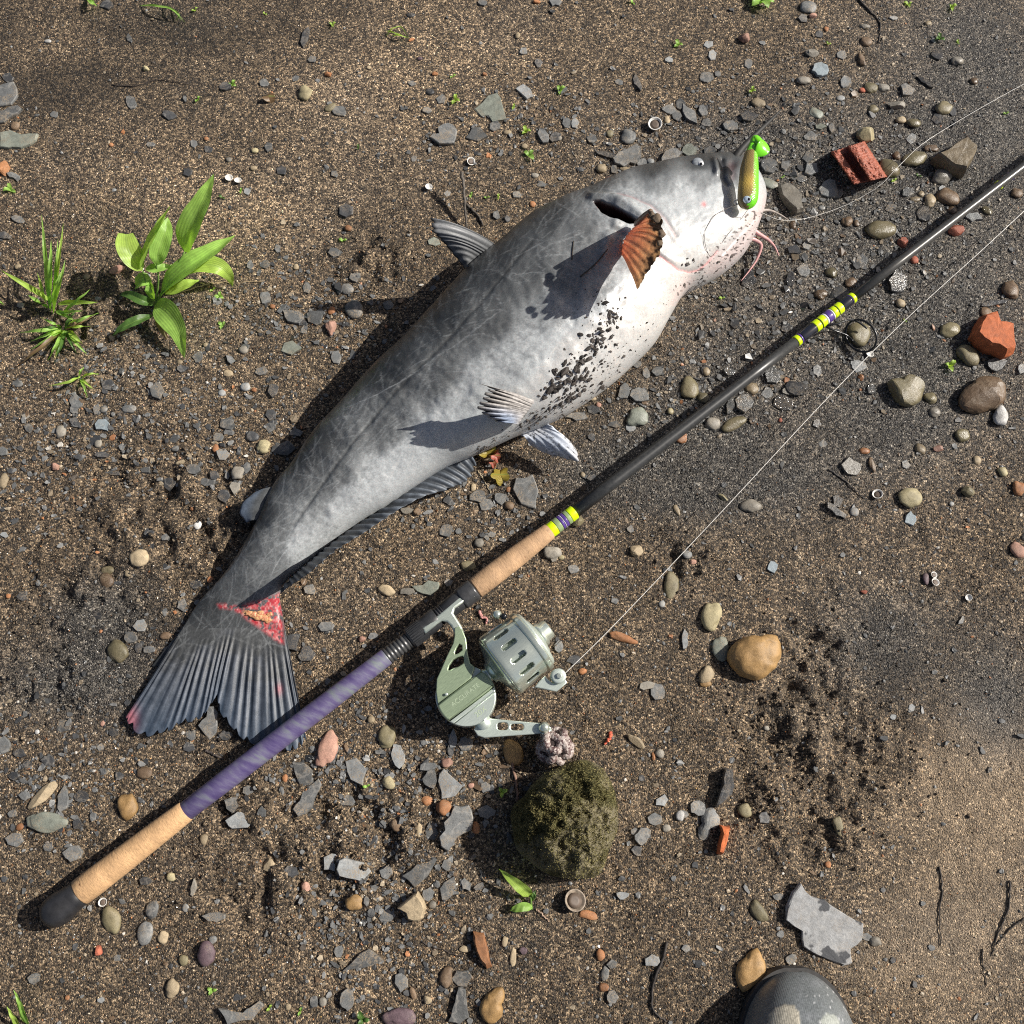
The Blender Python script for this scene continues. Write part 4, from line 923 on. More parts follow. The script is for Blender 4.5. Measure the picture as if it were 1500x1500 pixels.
# ------------------------------------------------------------------ plants
def leafmat(name, c, trans=.35):
    m, nt, bs = nodes_of(name)
    av = N(nt, 'ShaderNodeAttribute', attribute_name='across'); co, rnd = objco(nt)
    rib = mth(nt, 'SINE', mth(nt, 'MULTIPLY', av.outputs['Fac'], 30.0)); rb = ramp(nt, mth(nt, 'ADD', mth(nt, 'MULTIPLY', rib, .5), .5), [(0, .90), (1, 1.07)])
    col = mulc(nt, ramp(nt, noise(nt, co, 70, 4), [(.3, tuple(x*.72 for x in c)), (.7, tuple(x*1.2 for x in c))]), rb)
    midr = ramp(nt, mth(nt, 'ABSOLUTE', av.outputs['Fac']), [(.0, 1.0), (.10, 0.0)]); col = mulc(nt, col, (.26, .40, .10), mth(nt, 'MULTIPLY', midr, .55), 'MIX')
    nt.links.new(col, bs.inputs['Base Color']); bs.inputs['Roughness'].default_value = .42
    bump(nt, bs, rib, .14, .0005)
    tr = N(nt, 'ShaderNodeBsdfTranslucent'); nt.links.new(mulc(nt, col, (1.5, 1.6, .5)), tr.inputs['Color'])
    mx = N(nt, 'ShaderNodeMixShader'); mx.inputs[0].default_value = trans
    nt.links.new(bs.outputs[0], mx.inputs[1]); nt.links.new(tr.outputs[0], mx.inputs[2]); nt.links.new(mx.outputs[0], nt.nodes['Material Output'].inputs[0]); return m
LG = leafmat('leaf_green', (.34, .57, .12), .42); LD = leafmat('leaf_dark', (.09, .18, .04), .3); LY = leafmat('leaf_lime', (.44, .63, .12), .45); LB = leafmat('leaf_brown', (.16, .10, .05), .15)
LW = leafmat('leaf_yellow', (.36, .28, .05), .3); LR = leafmat('leaf_red', (.45, .13, .09), .3)
def leafV(pts, width, fold=.35, roll=0.0, n=18, mcr=9, tipcut=0.0, pw=.75, blunt=.0):
    q = crom(pts, n); T = np.gradient(q, axis=0); T /= np.linalg.norm(T, axis=1)[:, None]+1e-12
    t = np.linspace(0, 1, n)*(1-tipcut); wd = width*.5*np.clip(np.sin(np.pi*np.clip(t**pw, 0, 1)), 0, 1)**.8+width*.03*(1-t)
    up = np.array([0, 0, 1.0]); a = np.linspace(-1, 1, mcr); V = []
    for i in range(n):
        s = np.cross(T[i], up); s /= np.linalg.norm(s)+1e-9; nn = np.cross(s, T[i])
        s2 = s*math.cos(roll)+nn*math.sin(roll); n2 = np.cross(s2, T[i])
        for x in a: V.append(q[i]+s2*x*wd[i]*math.cos(fold*.6)+n2*(abs(x)*wd[i]*fold+.0005*math.sin(i*1.3+x*3)))
    return np.array(V), gridF(n, mcr), np.tile(a, n)
def leaf(name, pts, width, mat, parent=None, **k):
    V, F, A = leafV([P(*p) for p in pts], width, **k); return mesh_o(name, V, F, mat, parent, True, None, {'across': A})
g0 = G(228, 447); gzb = g0.z
sd = empty('broadleaf_seedling', g0); tag(sd, 'bright green broad leaved seedling growing from the sand between grass tuft and catfish', 'seedling')
K = .00080
stemm = simple('stem', (.16, .27, .06), .5, nz=.2)
def stem(pts, r=.0013, par=sd, mt=stemm): return tube('stem', crom([P(*p) for p in pts], 14), np.linspace(r, r*.7, 14), mt, par, 7)
stem([(228,447,0),(248,410,.030),(272,366,.058)]); stem([(226,447,0),(216,420,.026),(208,395,.045)]); stem([(228,447,0),(232,410,.034),(229,385,.052)]); stem([(228,447,0),(236,430,.02),(240,425,.026)])
leaf('leaf', [(270,368,.058),(280,335,.078),(298,295,.092),(313,255,.098)], 44*K, LG, sd, fold=.30, roll=.25, pw=.62)
leaf('leaf', [(208,396,.045),(196,380,.056),(187,362,.062),(184,343,.060)], 33*K, LY, sd, fold=.25, roll=-.3, tipcut=.22, pw=.8)
leaf('leaf', [(206,394,.046),(218,366,.066),(234,335,.080),(249,302,.084)], 29*K, LY, sd, fold=.45, roll=.7, pw=.75)
leaf('leaf', [(229,388,.052),(233,368,.064),(242,340,.074),(246,318,.076)], 26*K, LG, sd, fold=.4, roll=-.4, pw=.8)
leaf('leaf', [(236,432,.018),(256,410,.040),(290,384,.052),(322,362,.046),(344,345,.034)], 41*K, LG, sd, fold=.40, roll=.30, pw=.68)
leaf('leaf', [(262,402,.030),(290,388,.036),(318,390,.034),(334,402,.022),(341,420,.008)], 25*K, LY, sd, fold=.25, roll=-.2)
leaf('leaf', [(228,446,.012),(248,462,.022),(263,488,.022),(270,525,.006)], 38*K, LG, sd, fold=.28, roll=-.35, pw=.62)
leaf('leaf', [(226,446,.008),(208,440,.020),(190,432,.018),(175,432,.010)], 15*K, LD, sd, fold=.5, roll=.2)
leaf('leaf', [(224,462,.006),(200,470,.016),(180,480,.014),(164,492,.004)], 15*K, LD, sd, fold=.3)
leaf('leaf', [(222,412,.024),(212,410,.030),(203,414,.026),(199,420,.018)], 22*K, LG, sd, fold=.3, tipcut=.15)
leaf('leaf', [(242,428,.022),(258,424,.034),(276,416,.036),(292,410,.028)], 22*K, LY, sd, fold=.3, roll=.2)
leaf('leaf', [(214,392,.040),(226,394,.046),(240,392,.044),(252,388,.040)], 15*K, LG, sd, fold=.4)
leaf('leaf', [(226,440,.012),(222,425,.026),(219,410,.030)], 18*K, LG, sd, fold=.5, roll=.4)
leaf('leaf', [(232,455,.006),(236,475,.010),(246,500,.004)], 14*K, LB, sd, fold=.3)
def tuft(name, base, blades, label, cat, wid, mats):
    r_ = empty(name, G(*base)); tag(r_, label, cat)
    for i, b in enumerate(blades):
        mt = mats[i % len(mats)]; leaf('blade', b, wid*random.uniform(.7, 1.25), mt, r_, fold=.5, n=14, mcr=5, pw=.55)
    return r_
gb = []
for (bx_, by_, tx, ty, h) in ((75,455,61,315,.075),(78,455,93,327,.07),(74,457,75,352,.065),(80,450,85,350,.06),(72,440,2,396,.045),(70,452,41,432,.03),(85,460,121,455,.03),(85,445,143,443,.03),(90,462,132,424,.035),(78,460,96,380,.05),(70,450,55,400,.04),(82,455,110,470,.02),(74,450,88,400,.06)):
    gb.append([(bx_, by_, 0), ((bx_*2+tx)/3, (by_*2+ty)/3, h*.55), ((bx_+2*tx)/3, (by_+2*ty)/3, h*.95), (tx, ty, h)])
tuft('grass_tuft', (77, 456), gb, 'tall upright grass tuft at the left of the broad leaved seedling', 'grass tuft', .0074, [LG, LY, LG])
gb = []
for (bx_, by_, tx, ty, h) in ((90,482,30,487,.015),(92,480,57,480,.025),(95,480,133,478,.03),(95,478,146,458,.03),(92,485,25,537,.015),(95,485,70,528,.02),(98,486,80,532,.015),(100,484,120,503,.015),(90,480,60,465,.02),(98,480,120,470,.03),(86,484,45,500,.012),(96,486,112,518,.012)):
    gb.append([(bx_, by_, 0), ((bx_*2+tx)/3, (by_*2+ty)/3, h*.9), ((bx_+2*tx)/3, (by_+2*ty)/3, h), (tx, ty, .004)])
for (tx, ty) in ((60,495),(128,520),(140,462),(45,512),(110,455),(80,525)): gb.append([(94,483,0),(94*.6+tx*.4,483*.6+ty*.4,.010),(94*.3+tx*.7,483*.3+ty*.7,.008),(tx,ty,.002)])
tuft('grass_tuft', (93, 482), gb, 'low sprawling grass tuft just below the tall upright grass', 'grass tuft', .0050, [LG, LD, LY, LG, LB])
gb = [[(118,552,0),(100,560,.012),(72,565,.006)],[(116,552,0),(118,545,.012),(123,538,.010)],[(120,553,0),(132,548,.012),(145,548,.004)],[(118,555,0),(124,568,.010),(128,584,.003)],[(117,555,0),(125,560,.006),(137,571,.004)]]
tuft('grass_tuft', (118, 553), gb, 'tiny splayed grass sprig below the two grass tufts', 'grass tuft', .0046, [LY, LG])
gb = [[(40,1500,0),(32,1478,.02),(22,1455,.03)],[(30,1505,0),(20,1490,.015),(10,1474,.02)],[(42,1502,0),(30,1470,.03),(20,1450,.034)]]
tuft('grass_tuft', (38, 1502), gb, 'few grass blades at the bottom corner below the rod butt', 'grass tuft', .006, [LG, LY])
gb = [[(205,8,0),(228,9,.012),(252,14,.014),(272,34,.004)],[(238,8,.0),(255,16,.012),(266,32,.003)],[(250,12,0),(262,22,.008),(258,30,.003)]]
tuft('grass_tuft', (238, 9), gb, 'arched grass blades lying near the top edge', 'grass tuft', .0034, [LG, LD])
gb = [[(128,-6,0),(133,4,.012),(142,9,.003)],[(130,-6,0),(136,3,.010),(140,7,.006)]]
tuft('grass_tuft', (129, -4), gb, 'single grass blade curling in at the very top edge', 'grass tuft', .004, [LG])
gb = [[(566,52,0),(575,42,.008),(588,40,.006),(600,58,.002)],[(566,45,0),(580,49,.006),(598,56,.002)],[(575,52,0),(585,52,.006),(594,54,.002)]]
tuft('grass_tuft', (578, 50), gb, 'pale thin grass shoot on the bare sand above the dorsal fin', 'grass tuft', .002, [LY])
r_ = empty('seedling', G(776, 1312)); tag(r_, 'small seedling with one long lime leaf below the mossy rock', 'seedling')
leaf('leaf', [(778,1313,.004),(768,1303,.016),(752,1290,.022),(731,1273,.018)], 15*K, LY, r_, fold=.35, roll=.3); leaf('leaf', [(780,1330,.003),(768,1328,.009),(756,1331,.009),(747,1334,.005)], 11*K, LG, r_, fold=.3)
leaf('leaf', [(777,1320,.002),(782,1312,.008),(784,1304,.008)], 6*K, LD, r_); stem([(779,1332,0),(778,1320,.004),(777,1312,.006)], .0011, r_, LD)
# tiny sprouts
SPR = [(341,126,9,'g'),(290,147,6,'g'),(17,279,9,'g'),(487,37,7,'y'),(286,16,6,'y'),(388,21,4,'y'),(326,290,6,'d'),(353,280,5,'g'),(322,435,8,'g'),(326,477,9,'g'),(312,425,6,'y'),(3,445,5,'g'),
 (663,112,6,'g'),(667,148,9,'y'),(820,134,8,'g'),(775,228,11,'g'),(525,217,5,'d'),(690,286,6,'g'),(713,290,4,'g'),(730,290,5,'y'),(927,5,6,'g'),(993,67,9,'g'),(770,194,8,'y'),(753,157,6,'y'),(503,353,6,'g'),
 (1115,3,20,'g'),(1375,58,9,'d'),(1393,12,7,'y'),(1330,7,7,'y'),(1101,134,7,'y'),(1473,167,6,'g'),(1213,65,5,'y'),(1402,63,5,'y'),(1390,537,9,'y'),(1309,265,6,'y'),(1147,260,4,'g'),(1345,258,6,'d'),
 (311,1450,7,'g'),(440,1481,5,'g'),(395,1476,5,'y'),(735,1160,8,'y'),(538,1152,5,'g'),(532,1493,10,'d'),(1058,437,5,'y'),(511,335,4,'g'),(1325,470,4,'y')]
def sprout(px, py, s, c):
    b = G(px, py); V = []; F = []; A = []; n0 = 0
    k = 2 if s < 7 else (3 if s < 12 else 7)
    a0 = random.uniform(0, 6.3)
    for i in range(k):
        a = a0+i*2*math.pi/k+random.uniform(-.4, .4); L = s*.00075*random.uniform(.75, 1.15); hh = L*random.uniform(.4, .9)
        d = Vector((math.cos(a), math.sin(a), 0))
        v, f, ac_ = leafV([b, b+d*L*.35+Vector((0, 0, hh*.8)), b+d*L*.8+Vector((0, 0, hh)), b+d*L*1.15+Vector((0, 0, hh*.75))], L*.75, fold=.2, n=7, mcr=5)
        V.append(v); F.append(f+n0); A.append(ac_); n0 += len(v)
    o = mesh_o('sprout', np.concatenate(V), np.concatenate(F), dict(g=LG, y=LY, d=LD)[c], None, True, None, {'across': np.concatenate(A)})
    return own(o)
STONES = []      # (object, kind word, colour words, pixel x, y, size) for the labels
for (a, b, s, c) in SPR:
    o = sprout(a, b, s, c); STONES.append((o, 'sprout', dict(g='green', y='pale lime', d='dark green')[c], a, b, s*1.6, 'tiny sprouts in the sand'))
# fallen leaves
def fallen(px, py, s, mat, label, lobes=5, rot=0, h=.006, cat='leaf'):
    b = G(px, py); n = 40; V = [b+Vector((0, 0, h))]
    for k in range(n):
        a = 2*math.pi*k/n; r_ = s*.00075*(.62+.38*abs(math.cos(lobes*a/2+rot)))
        V.append(b+Vector((math.cos(a)*r_, math.sin(a)*r_, h*(.6+.7*math.sin(a*2+rot)))))
    o = mesh_o('fallen_leaf', V, [[0, 1+k, 1+(k+1) % n] for k in range(n)], mat, None, True, None, {'across': [0]+[math.sin(6.28*k/n) for k in range(n)]}); tag(own(o), label, cat); return o
fallen(712, 661, 16, LW, 'curled yellow leaf tucked against the catfish vent', 3, .4, .012); fallen(733, 698, 15, LW, 'yellow lobed leaf lying beside the dark slate below the vent', 5, 1.0, .008); fallen(725, 671, 9, LR, 'small red star shaped leaf between the two yellow leaves', 6, .2, .012); fallen(722, 681, 6, LR, 'tiny red leaf scrap just under the red star leaf', 5, .7, .010)
fallen(395, 145, 11, LB, 'curled dry brown leaf on the bare sand above the seedling', 3, .5, .006)
# twigs and roots
TW = [([(679,273),(681,295),(682,318),(683,336)],3.0,(.10,.085,.07),'grey forked twig standing behind the dorsal fin','stick'),
 ([(682,300),(694,310),(703,322),(708,332)],2.4,(.06,.05,.04),'short dark twig branching from the forked twig by the dorsal fin','stick'),
 ([(165,125),(200,126),(230,118),(277,123)],.9,(.04,.03,.025),'thin dark root lying across the bare sand at the upper left','root'),
 ([(263,430),(300,418),(330,414),(388,413)],1.2,(.38,.28,.17),'dry straw stalk lying right of the broad leaved seedling','straw'),
 ([(745,1090),(750,1115),(756,1145),(759,1174)],2.6,(.22,.13,.09),'brown stick leaning on the left of the mossy rock','stick'),
 ([(743,1120),(757,1129),(774,1138)],1.3,(.50,.40,.27),'short pale straw crossing the brown stick by the mossy rock','straw'),
 ([(1257,0),(1275,18),(1288,35),(1287,63)],1.6,(.03,.025,.022),'dark crooked root near the top edge','root'),
 ([(1213,687),(1235,703),(1252,718),(1265,730)],1.3,(.035,.03,.028),'thin dark root right of the fishing line','root'),
 ([(978,1380),(968,1410),(956,1445),(957,1478),(975,1497)],2.0,(.035,.028,.024),'dark bent twig at the bottom edge left of the boot','stick'),
 ([(700,690),(710,705),(719,723)],1.1,(.33,.27,.18),'pale stalk beside the anal fin end','straw'),
 ([(785,1332),(795,1340),(804,1350)],1.3,(.40,.28,.2),'short pale stub of root by the small seedling','root'),
 ([(300,1098),(312,1104),(328,1112)],2.2,(.05,.04,.035),'short dark twig under the tail fin notch','stick'),
 ([(618,1380),(650,1392),(680,1402)],.9,(.04,.03,.025),'hair thin root above the orange shard','root'),
 ([(1375,1268),(1380,1300),(1376,1340),(1378,1385)],1.2,(.03,.024,.02),'dark plant fibre strand on the smooth wet sand','root'),
 ([(1478,1290),(1476,1330),(1460,1370),(1452,1400)],1.4,(.03,.024,.02),'dark curved fibre near the edge of the smooth sand','root'),
 ([(1500,1345),(1480,1360),(1458,1385)],1.2,(.03,.024,.02),'dark fibre branching at the edge of the smooth sand','root'),
 ([(1438,1390),(1440,1420),(1446,1445)],.9,(.03,.024,.02),'short dark fibre low on the smooth sand','root'),
 ([(1350,290),(1365,302),(1395,322),(1418,330)],.8,(.10,.08,.06),'thin bent stalk beside the tan angular stone','root'),
 ([(702,896),(706,904),(712,906),(712,914)],2.4,(.45,.21,.19),'pink curled worm beside the reel','worm'),
 ([(895,1074),(892,1083),(886,1090)],2.6,(.50,.10,.05),'red scrap of bark right of the crank knob','bark'),
 ([(310,460),(330,462),(420,462)],.6,(.06,.05,.04),'fine root hair below the seedling','root')]
for pts, r_, c, lab, cat in TW:
    q = crom([G(a, b, r_*.00060) for a, b in pts], 22); q = q+np.stack([rng.normal(0, .0005, 22), rng.normal(0, .0005, 22), np.abs(rng.normal(0, .0004, 22))], -1)
    if 'standing' in lab: q[:, 2] += np.linspace(.028, .002, 22)
    o = tube({'stick': 'twig'}.get(cat, cat), q, r_*.00078*(1-.45*np.linspace(0, 1, 22))*(1+.25*(rng.random(22)-.5)), simple('twig_'+str(len(bpy.data.materials)), c, .7, nz=.4, scale=300), None, 7); tag(own(o), lab, cat)
# shells
shm = simple('shell_white', (.66, .64, .60), .4, nz=.2, scale=300); shd = simple('shell_inside', (.12, .09, .07), .6)
def shell(px, py, r, label, tilt=.2, fill=shd, mt=None):
    b = G(px, py, .001); R0 = r*.00075; a = Vector((random.uniform(-tilt, tilt), random.uniform(-tilt, tilt), 1))
    sh = empty('shell', b); tag(sh, label, 'shell')
    lathe('valve', [(0,R0*.35),(R0*.35,R0*.82),(R0*.62,R0*1.0),(R0*.68,R0*.97),(R0*.62,R0*.86),(R0*.30,R0*.66),(R0*.14,R0*.2)], b, a, mt or shm, sh, 26)
    if fill: lathe('sand_fill', [(R0*.22,R0*.5),(R0*.40,R0*.70),(R0*.42,R0*.3)], b, a, fill, sh, 18)
for a, b, r_, lab, f_ in ((336,263,6.5,'white shell ring above the tallest seedling leaf',None),(349,267,6,'smaller pale shell ring touching the white ring',None),(959,185,12,'open white clam shell filled with sand above the catfish head',shd),
    (689,238,7,'tiny white shell behind the dorsal twig',shd),(628,276,6,'tiny solid white shell left of the dorsal twig',None),(1285,726,8,'white shell half left of the yellow pebble',shd),(1366,843,5,'small pale shell upper of a touching pair',shd),
    (1368,854,6,'small pale shell lower of a touching pair',shd),(1418,876,5,'lone tiny white shell near the wet dark sand',None),(152,1322,6,'small shell ring between cork grip and olive stone',shd),(840,1320,15,'broken shell with dark hollow below the mossy rock',shd),(1273,521,6,'white shell chip on the fishing line below the guide',None)):
    shell(a, b, r_, lab, .35, f_, simple('shell_brown', (.26, .21, .16), .6, nz=.5, scale=200) if 'broken' in lab else None)

# ------------------------------------------------------------------ stones, traced from the photograph tile by tile
TILES = dict(A=(0,0),B=(500,0),C=(1000,0),D=(0,500),E=(500,500),F=(1000,500),G=(0,1000),H=(500,1000),I=(1000,1000))
